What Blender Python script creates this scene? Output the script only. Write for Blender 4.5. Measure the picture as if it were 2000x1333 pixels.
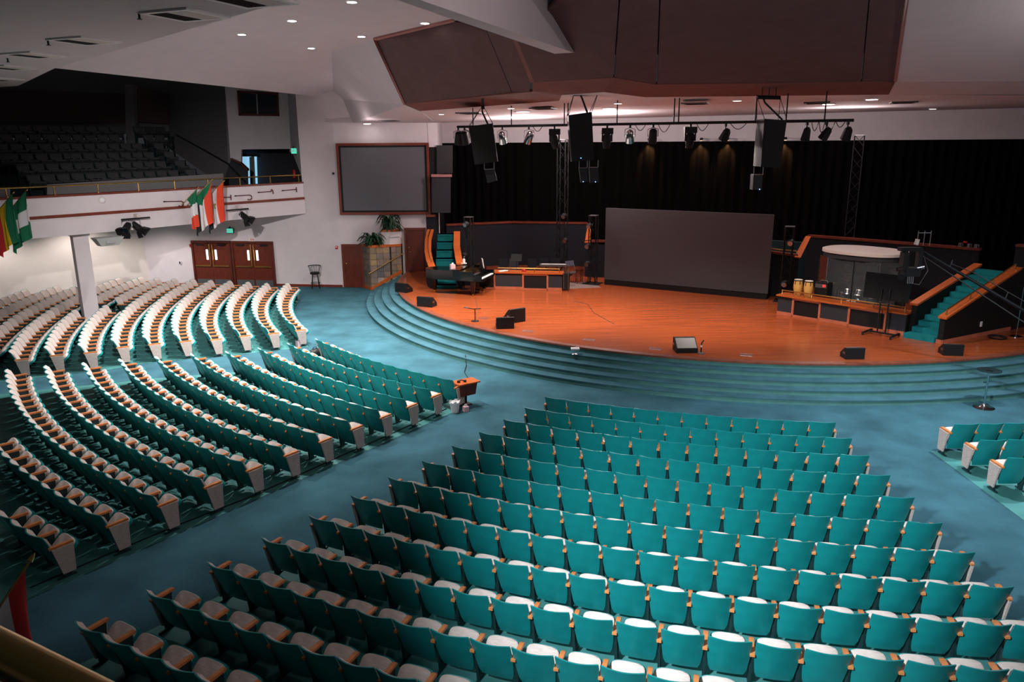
import bpy, bmesh, math, random
from mathutils import Vector, Matrix
from mathutils.geometry import tessellate_polygon
random.seed(7)
for o in list(bpy.data.objects): bpy.data.objects.remove(o)
SC = bpy.context.scene
COL = SC.collection
R = math.radians
# ---------------------------------------------------------------- camera
FPX, HCAM, YH, ROLL = 1500.0, 7.1, 278.0, R(-0.4)
PITCH = math.atan((666.5 - YH) / FPX)
_F = Vector((0, math.cos(PITCH), -math.sin(PITCH)))
_U0 = Vector((0, math.sin(PITCH), math.cos(PITCH)))
_R0 = Vector((1, 0, 0))
_R = _R0 * math.cos(ROLL) + _U0 * math.sin(ROLL)
_U = _U0 * math.cos(ROLL) - _R0 * math.sin(ROLL)
CAMP = Vector((0, 0, HCAM))
cd = bpy.data.cameras.new('camera')
cd.sensor_width = 36.0
cd.lens = FPX * 36.0 / 2000.0
cd.clip_start = 0.05
cd.clip_end = 300
cam = bpy.data.objects.new('camera', cd)
COL.objects.link(cam)
M = Matrix(((_R.x, _U.x, -_F.x, 0), (_R.y, _U.y, -_F.y, 0), (_R.z, _U.z, -_F.z, HCAM), (0, 0, 0, 1)))
cam.matrix_world = M
SC.camera = cam
# ---------------------------------------------------------------- world and exposure
wd = bpy.data.worlds.new('world')
SC.world = wd
wd.use_nodes = True
wd.node_tree.nodes['Background'].inputs[0].default_value = (0.9, 0.9, 1.0, 1)
wd.node_tree.nodes['Background'].inputs[1].default_value = 0.022
vs = SC.view_settings
vs.view_transform = 'Standard'
vs.look = 'None'
vs.gamma = 1.0
vs.exposure = 0.22
vs.use_curve_mapping = False
# ---------------------------------------------------------------- main lights (house lamps and added fill lamps)
def spot(name, loc, target, watts, cone, col=(1, 1, 1), blend=0.5, size=0.15):
    l = bpy.data.lights.new(name, 'SPOT')
    l.energy = watts
    l.spot_size = R(cone)
    l.spot_blend = blend
    l.color = col
    l.shadow_soft_size = size
    o = bpy.data.objects.new(name, l)
    COL.objects.link(o)
    o.location = loc
    o.rotation_euler = (Vector(target) - Vector(loc)).to_track_quat('-Z', 'Y').to_euler()
    return o
COOL = (0.86, 0.95, 1.0)
WARM = (1.0, 0.86, 0.72)
NEUT = (1.0, 0.95, 0.92)
ROSE = (1.0, 0.84, 0.82)
def bulb(name, loc, watts, col, size=0.1):
    l = bpy.data.lights.new(name, 'POINT')
    l.energy = watts; l.color = col; l.shadow_soft_size = size
    o = bpy.data.objects.new(name, l); COL.objects.link(o); o.location = loc
    return o
# unseen spot behind and left of the camera, inferred from the beam
spot('unseen_spot_lamp', (-4.5, 1.5, 9.1), (5.0, 12.9, 0.6), 20000, 44, COOL, 1.0, 0.45)
spot('unseen_spot_lamp', (0.0, 5.5, 9.1), (-1.5, 11.5, 0.6), 230, 100, NEUT, 0.9, 0.3)  # added weak fill over the near left seats
# lamp in the left soffit aimed at the balcony front and the far left seats
spot('unseen_spot_lamp', (-7.2, 13.4, 9.1), (-13.5, 33.0, 1.2), 8500, 46, NEUT, 0.9, 0.12)
spot('unseen_spot_lamp', (-6.4, 12.2, 9.1), (-4.2, 22.0, 0.5), 6500, 36, NEUT, 1.0, 0.15)  # added spot, brightens the backs of the front left-centre rows
# downlights in the flat ceiling over the left half of the hall
HOUSE = [(-3.89, 20.44, 2400), (-6.18, 23.37, 3800), (-8.53, 26.11, 4600), (-2.47, 24.02, 2000), (-4.85, 26.79, 2600), (-7.26, 29.87, 3600)]
for (x, y, w) in HOUSE:
    spot('house_downlight_lamp', (x, y, 10.38), (x - 1.2, y - 0.6, 0), w, 98, NEUT, 0.8, 0.12)
# the same downlights over the right half, out of view above the white beam
for (x, y, w) in ((9.0, 16.5, 2600), (13.0, 17.0, 3000)):
    spot('house_downlight_lamp', (x, y, 9.9), (x, y, 0), w, 90, COOL, 0.9, 0.12)
for (x, y, w) in ((13.5, 15.5, 330), (2.6, 12.5, 120)):
    bulb('added_ceiling_fill', (x, y, 9.2), w, ROSE, 0.12)  # added bulbs without fixtures, brightening right slope, cloud and beam side
# added fill bulbs hidden above the soffit edge, brightening the flat ceiling
for (x, y, w) in ((-2.6, 10.1, 90), (-5.6, 13.1, 110), (-9.4, 16.9, 110)):
    bulb('hidden_ceiling_fill', (x, y, 9.85), w, ROSE, 0.12)
# stage wash from the lamp bar
for (x, y, tx, ty, w) in [(-1.0, 28.2, -3.4, 31.8, 1700), (2.0, 26.9, 1.0, 29.0, 2600), (5.0, 25.4, 5.0, 27.4, 1900),
                          (7.2, 24.4, 8.0, 26.0, 900), (9.6, 23.3, 12.0, 25.0, 800)]:
    spot('stage_wash_lamp', (x, y, 7.2), (tx, ty, 0.8), w, 92, WARM, 0.9, 0.15)
# bright bare soffit lamps
SOFFIT_LAMPS = [((-6.6, 35.6, 7.5), 30), ((0.45, 35.6, 7.75), 560), ((4.2, 33.8, 7.8), 560), ((13.6, 32.5, 7.85), 300)]
for (p, w) in SOFFIT_LAMPS: bulb('soffit_lamp', p, w, ROSE, 0.12)
# under-balcony downlights, washing the wall below the balcony
UNDER = [(-20.6, 36.9), (-18.0, 37.4), (-23.4, 34.4), (-14.6, 37.0)]
for (x, y) in UNDER:
    spot('under_balcony_lamp', (x, y, 3.6), (x, y, 0), 330 if x < -16 else 160, 150, (1.0, 0.90, 0.84), 0.6, 0.08)
# ---------------------------------------------------------------- pixel <-> world measuring helpers
def ray(px, py):
    return _R * ((px - 1000.0) / FPX) + _U * (-(py - 666.5) / FPX) + _F
def AZ(px, py, z=0.0):
    d = ray(px, py)
    return CAMP + d * ((z - HCAM) / d.z)
def AD(px, py, D):
    d = ray(px, py)
    return CAMP + d * (D / d.y)
def proj(p):
    d = Vector(p) - CAMP
    w = d.dot(_F)
    if w <= 0.01: return (-9999, -9999)
    return (1000 + FPX * d.dot(_R) / w, 666.5 - FPX * d.dot(_U) / w)
CX, CY = 9.9, 36.66            # centre of the round stage and of the seat rows
def POL(r, deg, z=0.0):
    a = R(deg)
    return Vector((CX + r * math.sin(a), CY - r * math.cos(a), z))
# ---------------------------------------------------------------- materials
def mat(name, col, rough=0.6, metal=0.0, spec=0.4, var=0.0, vscale=8.0, emit=None, estr=0.0, stretch=None, col2=None,
        bump=0.0, bscale=60.0, alpha=1.0, trans=0.0, coat=0.0):
    m = bpy.data.materials.new(name)
    m.use_nodes = True
    nt = m.node_tree
    b = nt.nodes['Principled BSDF']
    b.inputs['Base Color'].default_value = (*col, 1)
    b.inputs['Roughness'].default_value = rough
    b.inputs['Metallic'].default_value = metal
    b.inputs['Specular IOR Level'].default_value = spec
    b.inputs['Transmission Weight'].default_value = trans
    b.inputs['Coat Weight'].default_value = coat
    b.inputs['Alpha'].default_value = alpha
    if emit:
        b.inputs['Emission Color'].default_value = (*emit, 1)
        b.inputs['Emission Strength'].default_value = estr
    tc = None
    if var > 0 or bump > 0:
        tc = nt.nodes.new('ShaderNodeTexCoord')
        mp = nt.nodes.new('ShaderNodeMapping')
        nt.links.new(tc.outputs['Object'], mp.inputs['Vector'])
        if stretch: mp.inputs['Scale'].default_value = stretch
    if var > 0:
        n = nt.nodes.new('ShaderNodeTexNoise')
        n.inputs['Scale'].default_value = vscale
        n.inputs['Detail'].default_value = 5
        nt.links.new(mp.outputs['Vector'], n.inputs['Vector'])
        cr = nt.nodes.new('ShaderNodeValToRGB')
        c2 = col2 if col2 else tuple(min(1, c * (1 + var)) for c in col)
        c1 = col if col2 else tuple(c * (1 - var) for c in col)
        cr.color_ramp.elements[0].position = 0.3
        cr.color_ramp.elements[1].position = 0.7
        cr.color_ramp.elements[0].color = (*c1, 1)
        cr.color_ramp.elements[1].color = (*c2, 1)
        nt.links.new(n.outputs['Fac'], cr.inputs['Fac'])
        nt.links.new(cr.outputs['Color'], b.inputs['Base Color'])
    if bump > 0:
        n2 = nt.nodes.new('ShaderNodeTexNoise')
        n2.inputs['Scale'].default_value = bscale
        n2.inputs['Detail'].default_value = 3
        nt.links.new(tc.outputs['Object'], n2.inputs['Vector'])
        bp = nt.nodes.new('ShaderNodeBump')
        bp.inputs['Strength'].default_value = bump
        bp.inputs['Distance'].default_value = 0.02
        nt.links.new(n2.outputs['Fac'], bp.inputs['Height'])
        nt.links.new(bp.outputs['Normal'], b.inputs['Normal'])
    return m
MT = {}
MT['carpet'] = mat('carpet_blue', (0.040, 0.112, 0.145), 0.95, spec=0.05, var=0.28, vscale=0.9, bump=0.5, bscale=45)
MT['carpet_step'] = mat('carpet_step_blue', (0.050, 0.130, 0.165), 0.95, spec=0.05, var=0.2, vscale=1.6, bump=0.4, bscale=45)
MT['carpet_riser'] = mat('carpet_riser_green', (0.080, 0.200, 0.185), 0.95, spec=0.05, var=0.12, vscale=3, bump=0.3, bscale=45)
MT['seatfloor'] = mat('painted_seat_floor', (0.055, 0.205, 0.20), 0.55, spec=0.3, var=0.22, vscale=1.5)
MT['stair'] = mat('stair_carpet_teal', (0.012, 0.17, 0.19), 0.95, spec=0.05, var=0.12, vscale=6)
MT['stage'] = mat('stage_wood', (0.27, 0.055, 0.017), 0.20, spec=0.5, var=0.3, vscale=1.3, stretch=(0.35, 7, 1), col2=(0.37, 0.086, 0.027))
MT['stage_edge'] = mat('stage_edge_wood', (0.20, 0.055, 0.03), 0.35, var=0.25, vscale=6)
MT['wood'] = mat('orange_wood', (0.46, 0.10, 0.018), 0.32, spec=0.5, var=0.25, vscale=5, stretch=(1, 6, 6))
MT['wood_arm'] = mat('armrest_wood', (0.54, 0.19, 0.06), 0.35, spec=0.5, var=0.25, vscale=9)
MT['wood_dark'] = mat('dark_red_wood', (0.085, 0.014, 0.008), 0.4, spec=0.4, var=0.3, vscale=3, stretch=(6, 6, 1))
MT['wood_door'] = mat('door_wood', (0.11, 0.018, 0.008), 0.4, spec=0.4, var=0.3, vscale=2.5, stretch=(6, 6, 1))
MT['wood_trim'] = mat('trim_wood', (0.15, 0.027, 0.013), 0.4, var=0.2, vscale=5)
MT['wood_pink'] = mat('pale_red_wood', (0.46, 0.13, 0.07), 0.4, var=0.15, vscale=5)
MT['shell'] = mat('teal_seat_shell', (0.006, 0.225, 0.235), 0.34, spec=0.5, var=0.10, vscale=5)
MT['cushion'] = mat('beige_seat_fabric', (0.55, 0.475, 0.44), 0.95, spec=0.05, var=0.12, vscale=40, stretch=(0.25, 1, 2.5))
MT['panel_fab'] = mat('beige_end_panel_fabric', (0.50, 0.42, 0.385), 0.95, spec=0.05, var=0.2, vscale=60, stretch=(0.2, 0.2, 1.6))
MT['standard'] = mat('dark_seat_standard', (0.010, 0.030, 0.034), 0.5)
MT['wall'] = mat('white_wall', (0.62, 0.565, 0.59), 0.9, spec=0.1, var=0.03, vscale=2, bump=0.15, bscale=90)
MT['wall_low'] = mat('cream_wall', (0.62, 0.56, 0.53), 0.9, spec=0.1, var=0.03, vscale=2, bump=0.15, bscale=90)
MT['low_wall'] = mat('balcony_low_wall', (0.17, 0.16, 0.165), 0.9)  # white low wall darkened here, its shade mixed into the grey
MT['ceil'] = mat('ceiling_white', (0.58, 0.525, 0.55), 0.95, spec=0.05, var=0.03, vscale=1.5, bump=0.15, bscale=80)
MT['brown'] = mat('brown_acoustic_fabric', (0.125, 0.078, 0.076), 0.95, spec=0.05, var=0.08, vscale=2)
MT['brown_fascia'] = mat('brown_fascia', (0.20, 0.095, 0.088), 0.9, spec=0.1, var=0.08, vscale=3)
MT['pink_trim'] = mat('pink_trim', (0.36, 0.16, 0.15), 0.7)
MT['black'] = mat('matte_black', (0.006, 0.006, 0.007), 0.6, spec=0.3)
MT['curtain'] = mat('black_curtain', (0.0032, 0.0028, 0.0028), 0.95, spec=0.02)
MT['gloss_black'] = mat('gloss_black', (0.003, 0.003, 0.004), 0.16, spec=0.4)
MT['charcoal'] = mat('charcoal_carpet_wall', (0.018, 0.018, 0.023), 0.95, spec=0.05, var=0.1, vscale=12)
MT['grey_panel'] = mat('grey_panel', (0.035, 0.035, 0.042), 0.9, spec=0.1)
MT['led'] = mat('led_wall_grey', (0.072, 0.074, 0.082), 0.5, spec=0.2, var=0.04, vscale=30)
MT['screen'] = mat('projection_screen', (0.12, 0.12, 0.137), 0.8, spec=0.1)
MT['brass'] = mat('brass', (0.62, 0.38, 0.12), 0.22, metal=1.0)
MT['chrome'] = mat('chrome', (0.6, 0.6, 0.62), 0.15, metal=1.0)
MT['truss_dark'] = mat('dark_truss_metal', (0.016, 0.018, 0.021), 0.4, metal=0.8)
MT['steel'] = mat('steel', (0.32, 0.33, 0.36), 0.35, metal=1.0)
MT['white'] = mat('white_plastic', (0.75, 0.73, 0.74), 0.5)
MT['offwhite'] = mat('off_white', (0.60, 0.53, 0.50), 0.8)
MT['grey_metal'] = mat('grey_metal', (0.16, 0.16, 0.17), 0.4, metal=0.6)
MT['conga'] = mat('conga_wood', (0.62, 0.36, 0.10), 0.3, spec=0.5, var=0.12, vscale=6)
MT['skin_drum'] = mat('drum_head', (0.62, 0.56, 0.48), 0.7)
MT['leaf'] = mat('plant_leaf', (0.009, 0.042, 0.017), 0.45, var=0.4, vscale=10)
MT['glow'] = mat('lamp_glow', (1, 1, 1), 0.5, emit=(1.0, 0.93, 0.90), estr=14.0)
MT['glow_dim'] = mat('lamp_glow_dim', (1, 1, 1), 0.5, emit=(1.0, 0.86, 0.78), estr=3.2)
MT['glow_warm'] = mat('lamp_glow_warm', (1, 1, 1), 0.5, emit=(1.0, 0.55, 0.25), estr=3.0)
MT['glow_day'] = mat('lit_corridor_window', (1, 1, 1), 0.5, emit=(0.82, 0.90, 1.0), estr=1.3)
MT['glow_blue'] = mat('blue_indicator', (0.1, 0.3, 1), 0.5, emit=(0.2, 0.45, 1.0), estr=6)
MT['glow_corr'] = mat('lit_corridor', (0.3, 0.5, 0.6), 0.8, emit=(0.30, 0.62, 0.85), estr=0.75)
MT['exit_green'] = mat('exit_green', (0.05, 0.45, 0.35), 0.5, emit=(0.10, 0.75, 0.52), estr=0.75)
MT['exit_text'] = mat('exit_text', (0.01, 0.1, 0.07), 0.5)
MT['red'] = mat('red_plastic', (0.45, 0.015, 0.015), 0.4)
MT['blue_gloss'] = mat('dark_blue_lacquer', (0.008, 0.02, 0.035), 0.2, spec=0.6)
MT['foam'] = mat('grey_acoustic_cushion', (0.075, 0.062, 0.058), 0.95, var=0.2, vscale=6)
MT['acrylic'] = mat('clear_acrylic', (0.5, 0.55, 0.6), 0.03, spec=0.5, alpha=0.05)
MT['acrylic_side'] = mat('reflection_tint_acrylic', (0.20, 0.06, 0.035), 0.05, spec=0.5, alpha=0.35)  # brown tint is a painted reflection on the booth's left panels
MT['paper'] = mat('white_paper', (0.8, 0.78, 0.78), 0.8)
MT['pinkbox'] = mat('pink_floral_card', (0.62, 0.30, 0.36), 0.8, var=0.5, vscale=30, col2=(0.8, 0.62, 0.64))
MT['glass_dark'] = mat('dark_glass', (0.006, 0.010, 0.014), 0.06, spec=0.6)
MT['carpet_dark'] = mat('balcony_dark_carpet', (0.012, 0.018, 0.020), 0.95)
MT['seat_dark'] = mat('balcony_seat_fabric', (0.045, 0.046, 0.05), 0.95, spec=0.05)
MT['f_green'] = mat('flag_green', (0.004, 0.13, 0.058), 0.85)
MT['f_white'] = mat('flag_white', (0.66, 0.63, 0.65), 0.85)
MT['f_red'] = mat('flag_red', (0.58, 0.022, 0.028), 0.85)
MT['f_orange'] = mat('flag_red_orange', (0.66, 0.055, 0.022), 0.85)
MT['f_yellow'] = mat('flag_yellow', (0.66, 0.40, 0.010), 0.85)
MT['f_black'] = mat('flag_black', (0.010, 0.010, 0.012), 0.85)
MT['f_gold'] = mat('flag_emblem_gold', (0.25, 0.19, 0.07), 0.8)
STONES = [mat('slate_tile_%d' % i, c, 0.6, var=0.2, vscale=7) for i, c in enumerate(
    [(0.20, 0.15, 0.105), (0.24, 0.175, 0.10), (0.17, 0.145, 0.125), (0.27, 0.215, 0.175), (0.115, 0.115, 0.12),
     (0.30, 0.205, 0.115), (0.22, 0.16, 0.13), (0.33, 0.27, 0.23)])]
# ---------------------------------------------------------------- mesh builder
class MB:
    def __init__(s): s.v = []; s.f = []; s.m = []
    def add(s, vs, fs, mi=0):
        n = len(s.v)
        s.v += [tuple(p) for p in vs]
        for f in fs:
            s.f.append(tuple(i + n for i in f)); s.m.append(mi)
        return s
    def box(s, c, d, rz=0.0, mi=0, rx=0.0, ry=0.0):
        h = [x / 2 for x in d]
        Mx = Matrix.Rotation(rz, 3, 'Z') @ Matrix.Rotation(ry, 3, 'Y') @ Matrix.Rotation(rx, 3, 'X')
        vs = [Vector(c) + Mx @ Vector((sx * h[0], sy * h[1], sz * h[2])) for sz in (-1, 1) for sy in (-1, 1) for sx in (-1, 1)]
        return s.add(vs, [(0, 2, 3, 1), (4, 5, 7, 6), (0, 1, 5, 4), (2, 6, 7, 3), (0, 4, 6, 2), (1, 3, 7, 5)], mi)
    def prism(s, poly, z0, z1, mi=0):
        n = len(poly)
        vs = [(p[0], p[1], z0) for p in poly] + [(p[0], p[1], z1) for p in poly]
        fs = [(i, (i + 1) % n, n + (i + 1) % n, n + i) for i in range(n)]
        tri = tessellate_polygon([[Vector((p[0], p[1], 0)) for p in poly]])
        for t in tri:
            fs.append((t[2], t[1], t[0])); fs.append(tuple(i + n for i in t))
        return s.add(vs, fs, mi)
    def slab(s, pts, off, mi=0):
        """closed sheet: polygon of 3d points, thickened by vector off"""
        n = len(pts); off = Vector(off)
        P = [Vector(p) for p in pts]
        nrm = Vector((0, 0, 0))
        for i in range(n): nrm += P[i].cross(P[(i + 1) % n])
        if nrm.length < 1e-9: nrm = Vector((0, 0, 1))
        q = nrm.normalized().to_track_quat('Z', 'Y').inverted()
        tri = tessellate_polygon([[Vector(((q @ p).x, (q @ p).y, 0)) for p in P]])
        vs = P + [p + off for p in P]
        fs = [(i, (i + 1) % n, n + (i + 1) % n, n + i) for i in range(n)]
        for t in tri:
            fs.append(tuple(t)); fs.append(tuple(i + n for i in reversed(t)))
        return s.add(vs, fs, mi)
    def tube(s, path, r, n=8, mi=0, caps=True, r2=None):
        P = [Vector(p) for p in path]
        m = len(P)
        rings = []
        for i in range(m):
            t = (P[min(i + 1, m - 1)] - P[max(i - 1, 0)])
            if t.length < 1e-9: t = Vector((0, 0, 1))
            t.normalize()
            a = Vector((0, 0, 1)) if abs(t.z) < 0.95 else Vector((1, 0, 0))
            u = t.cross(a).normalized(); w = t.cross(u)
            rr = r if r2 is None else r + (r2 - r) * i / max(1, m - 1)
            rings.append([P[i] + u * (rr * math.cos(2 * math.pi * k / n)) + w * (rr * math.sin(2 * math.pi * k / n)) for k in range(n)])
        vs = [p for rg in rings for p in rg]
        fs = [(i * n + k, i * n + (k + 1) % n, (i + 1) * n + (k + 1) % n, (i + 1) * n + k) for i in range(m - 1) for k in range(n)]
        if caps:
            fs.append(tuple(reversed(range(n)))); fs.append(tuple((m - 1) * n + k for k in range(n)))
        return s.add(vs, fs, mi)
    def lathe(s, prof, n=16, c=(0, 0, 0), axis=None, mi=0, sx=1.0, sy=1.0):
        c = Vector(c)
        q = Vector(axis).normalized().to_track_quat('Z', 'Y') if axis is not None else None
        vs = []
        for (r, z) in prof:
            for k in range(n):
                p = Vector((r * sx * math.cos(2 * math.pi * k / n), r * sy * math.sin(2 * math.pi * k / n), z))
                vs.append(c + (q @ p if q else p))
        m = len(prof)
        fs = [(i * n + k, i * n + (k + 1) % n, (i + 1) * n + (k + 1) % n, (i + 1) * n + k) for i in range(m - 1) for k in range(n)]
        fs.append(tuple(reversed(range(n)))); fs.append(tuple((m - 1) * n + k for k in range(n)))
        return s.add(vs, fs, mi)
    def mesh(s, name, mats, smooth=False):
        me = bpy.data.meshes.new(name)
        me.from_pydata(s.v, [], s.f)
        if not isinstance(mats, (list, tuple)): mats = [mats]
        for m in mats: me.materials.append(m)
        if len(mats) > 1: me.polygons.foreach_set('material_index', s.m)
        bm = bmesh.new(); bm.from_mesh(me)
        bmesh.ops.recalc_face_normals(bm, faces=bm.faces)
        bm.to_mesh(me); bm.free()
        if smooth:
            me.polygons.foreach_set('use_smooth', [True] * len(me.polygons))
            try: me.set_sharp_from_angle(angle=R(40))
            except Exception: pass
        me.update()
        return me
    def build(s, name, mats, parent=None, smooth=False):
        return link(name, s.mesh(name, mats, smooth), parent)
def link(name, me, parent=None):
    o = bpy.data.objects.new(name, me)
    COL.objects.link(o)
    if parent is not None: o.parent = parent
    return o
def tag(o, label=None, cat=None, group=None, kind=None):
    if label: o['label'] = label
    if cat: o['category'] = cat
    if group: o['group'] = group
    if kind: o['kind'] = kind
    return o
def thing(name, label, cat, loc=(0, 0, 0), rz=0.0, group=None):
    o = bpy.data.objects.new(name, None)
    o.empty_display_size = 0.1
    COL.objects.link(o)
    o.location = loc
    o.rotation_euler = (0, 0, rz)
    return tag(o, label, cat, group)
def struct(name, mb, m, label=None, parent=None):
    o = mb.build(name, m, parent)
    if parent is None: o['kind'] = 'structure'
    if label: o['label'] = label
    return o
def sector(r0, r1, a0, a1, z0, z1, n=60):
    vs = []; fs = []
    for i in range(n + 1):
        a = a0 + (a1 - a0) * i / n
        for (r, z) in ((r0, z0), (r1, z0), (r1, z1), (r0, z1)): vs.append(POL(r, a, z))
    for i in range(n):
        for k in range(4):
            fs.append((i * 4 + k, i * 4 + (k + 1) % 4, i * 4 + 4 + (k + 1) % 4, i * 4 + 4 + k))
    fs.append((3, 2, 1, 0)); fs.append(tuple(n * 4 + k for k in range(4)))
    return vs, fs
# ================================================================ STRUCTURE
def ribbon(mb, pts, z0, z1, t0, t1, mi=0, zfun=None):
    """wall along a polyline; t0..t1 are offsets to the left of the walking direction"""
    P = [Vector((p[0], p[1], 0)) for p in pts]
    n = len(P); N = []
    for i in range(n):
        d = (P[min(i + 1, n - 1)] - P[max(i - 1, 0)]).normalized()
        N.append(Vector((-d.y, d.x, 0)))
    vs = []
    for i in range(n):
        for (t, z) in ((t0, z0), (t1, z0), (t1, z1), (t0, z1)):
            q = P[i] + N[i] * t; vs.append((q.x, q.y, z))
    fs = []
    for i in range(n - 1):
        for k in range(4):
            fs.append((i * 4 + k, i * 4 + (k + 1) % 4, i * 4 + 4 + (k + 1) % 4, i * 4 + 4 + k))
    fs.append((3, 2, 1, 0)); fs.append(tuple((n - 1) * 4 + k for k in range(4)))
    mb.add(vs, fs, mi); return mb
def lerp2(pts, t):
    L = [math.hypot(pts[i + 1][0] - pts[i][0], pts[i + 1][1] - pts[i][1]) for i in range(len(pts) - 1)]
    s = t * sum(L)
    for i, l in enumerate(L):
        if s <= l or i == len(L) - 1:
            k = s / l; a, b = pts[i], pts[i + 1]
            d = Vector((b[0] - a[0], b[1] - a[1], 0)).normalized()
            return Vector((a[0] + (b[0] - a[0]) * k, a[1] + (b[1] - a[1]) * k, 0)), d
        s -= l
# ---- floor
struct('floor', MB().prism([(-34, -4), (36, -4), (36, 46), (-34, 46)], -0.3, 0.0), MT['carpet'], 'blue-teal carpet floor of the auditorium')
# row limits measured on the circular rows: radius of row k, angle of its two ends
R0, DR, PITCHS = 20.42, 0.952, 0.59
def row_c(k): return (-26.55 - 0.285 * k, -7.1 + 0.2 * k)
def row_l1(k):
    left = [-53.9, -53.95, -53.9, -54.4, -55.3, -56.0, -56.7, -57.05, -57.6, -57.95]
    return (left[k] if k < 10 else -57.95 - 0.35 * (k - 9), -34.5 - 0.04 * k)
def row_l2(k):
    far = [-85.93, -86.1, -87.2, -88.1, -88.6, -89.4, -89.8, -90.4, -91.1, -90.5, -88.2, -86.8, -85.2, -83.6, -82.0]
    near = [-60.6, -60.6, -61.0, -61.0, -61.6, -61.9, -62.1, -61.6, -61.9, -61.9]
    return (far[min(k, 14)], near[k] if k < 10 else -62.0)
def row_r(k): return (0.25, 20.0)
def zone(name, fn, kmax, m0, m1, label):
    vs = []; fs = []
    for k in range(kmax + 2):
        r = R0 - (0.55 if k == 0 else 0.85) + DR * k if k <= kmax else R0 + 0.25 + DR * kmax
        a, b = fn(min(k, kmax))
        for i in range(17):
            vs.append(POL(r, a - m0 + (b + m1 - a + m0) * i / 16, 0.006))
    for k in range(kmax + 1):
        for i in range(16):
            fs.append((k * 17 + i, k * 17 + i + 1, k * 17 + 18 + i, k * 17 + 17 + i))
    n = len(vs)
    vs += [v - Vector((0, 0, 0.05)) for v in vs]
    fs += [tuple(j + n for j in reversed(f)) for f in fs]
    struct(name, MB().add(vs, fs), MT['seatfloor'], label)
zone('floor_under_seats', row_c, 15, 0.25, 0.2, 'green-teal painted floor under the centre seats')
zone('floor_under_seats', row_l1, 14, 0.5, 0.35, 'green-teal painted floor under the left-centre seats')
zone('floor_under_seats', row_l2, 13, 0.3, 0.35, 'green-teal painted floor under the far left seats')
zone('floor_under_seats', row_r, 6, 0.5, 0.0, 'green-teal painted floor under the right seats')
# ---- curved stage steps
RB, TR, RISE = 16.64, 0.3475, 0.16
for i in range(4):
    ro = RB - TR * i
    mb = MB()
    vs, fs = sector(ro - TR - 0.06, ro, -96.5, 70, 0, RISE * (i + 1) - 0.03, 110)
    mb.add(vs, fs, 1)
    vs, fs = sector(ro - TR - 0.06, ro + 0.025, -96.5, 70, RISE * (i + 1) - 0.03, RISE * (i + 1), 110)
    mb.add(vs, fs, 0)
    struct('stage_step', mb, [MT['carpet_step'], MT['carpet_riser']], ['lowest', 'second', 'third', 'topmost'][i] + ' carpeted curved step in front of the stage')
mb = MB(); vs, fs = sector(14.9, RB - TR * 4, -96.5, 70, 0, 0.765, 110); mb.add(vs, fs)
struct('stage_riser', mb, MT['carpet_riser'], 'green carpeted riser under the stage lip')
arc = [POL(15.12, a) for a in [-97 + 167 * i / 110 for i in range(111)]]
poly = [(p.x, p.y) for p in arc] + [(30, 34), (26, 44), (10, 47), (-4.5, 47), (-6.3, 40)]
struct('stage_floor', MB().prism(poly, 0.55, 0.8), MT['stage'], 'glossy orange-brown wooden stage floor')
mb = MB(); vs, fs = sector(15.05, 15.29, -96.5, 70, 0.755, 0.806, 110); mb.add(vs, fs)
struct('trim_stage_edge', mb, MT['stage_edge'], 'brown wooden nosing along the stage lip')
# ---- left wall with doors
WL = [(-19.2, 40.2), (-12.2, 39.1), (-8.6, 38.6), (-3.6, 38.5)]
struct('wall_left', ribbon(MB(), WL, 0, 3.9, 0, 0.35), MT['wall'], 'white side wall with the doors')
UP = [(-10.35, 38.84), (-8.6, 38.6), (-3.6, 38.5)]
struct('wall_left_upper', ribbon(MB(), UP, 3.9, 9.9, 0, 0.35), MT['wall'], 'white upper side wall around the projection screen')
struct('wall_far_left', ribbon(MB(), [(-30, 31.0), (-19.2, 40.2)], 0, 3.9, 0, 0.35), MT['wall_low'], 'cream rear wall under the balcony')
struct('baseboard_left', ribbon(MB(), WL[1:3], 0, 0.12, -0.03, 0.02), MT['wood_trim'], 'red-brown baseboard of the side wall')
# ---- rear wall and curtain
BW = [(-3.6, 38.5), (-3.7, 43.2), (8.2, 41.0), (24, 37.0), (36, 34)]
struct('wall_back', ribbon(MB(), BW, 6.9, 9.2, 0, 0.4), MT['wall'], 'white band of wall above the black curtain')
struct('wall_back_lower', ribbon(MB(), BW, 0.5, 6.9, 0.0, 0.4), MT['black'], 'black wall behind the curtain')
struct('wall_right', ribbon(MB(), [(30, 34.5), (30, -4)], 0, 11, 0, 0.3), MT['wall'], 'white wall on the right side of the hall')
ct = []
NP = 420
for i in range(NP + 1):
    p, d = lerp2(BW[1:], i / NP)
    nrm = Vector((d.y, -d.x, 0))
    ct.append(p + nrm * (0.35 + 0.07 * math.sin(i * 1.35) + 0.03 * math.sin(i * 0.61)))
mb = MB()
vs = []; fs = []
for p in ct: vs += [(p.x, p.y, 0.8), (p.x, p.y, 7.08)]
for i in range(NP): fs.append((2 * i, 2 * i + 2, 2 * i + 3, 2 * i + 1))
n = len(vs)
vs += [(v[0] + 0.05, v[1] + 0.03, v[2]) for v in vs]; fs += [tuple(j + n for j in reversed(f)) for f in fs]
tag(mb.add(vs, fs).build('stage_curtain', MT['curtain'], None, True), 'long black pleated curtain across the rear of the stage', 'curtain')
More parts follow.
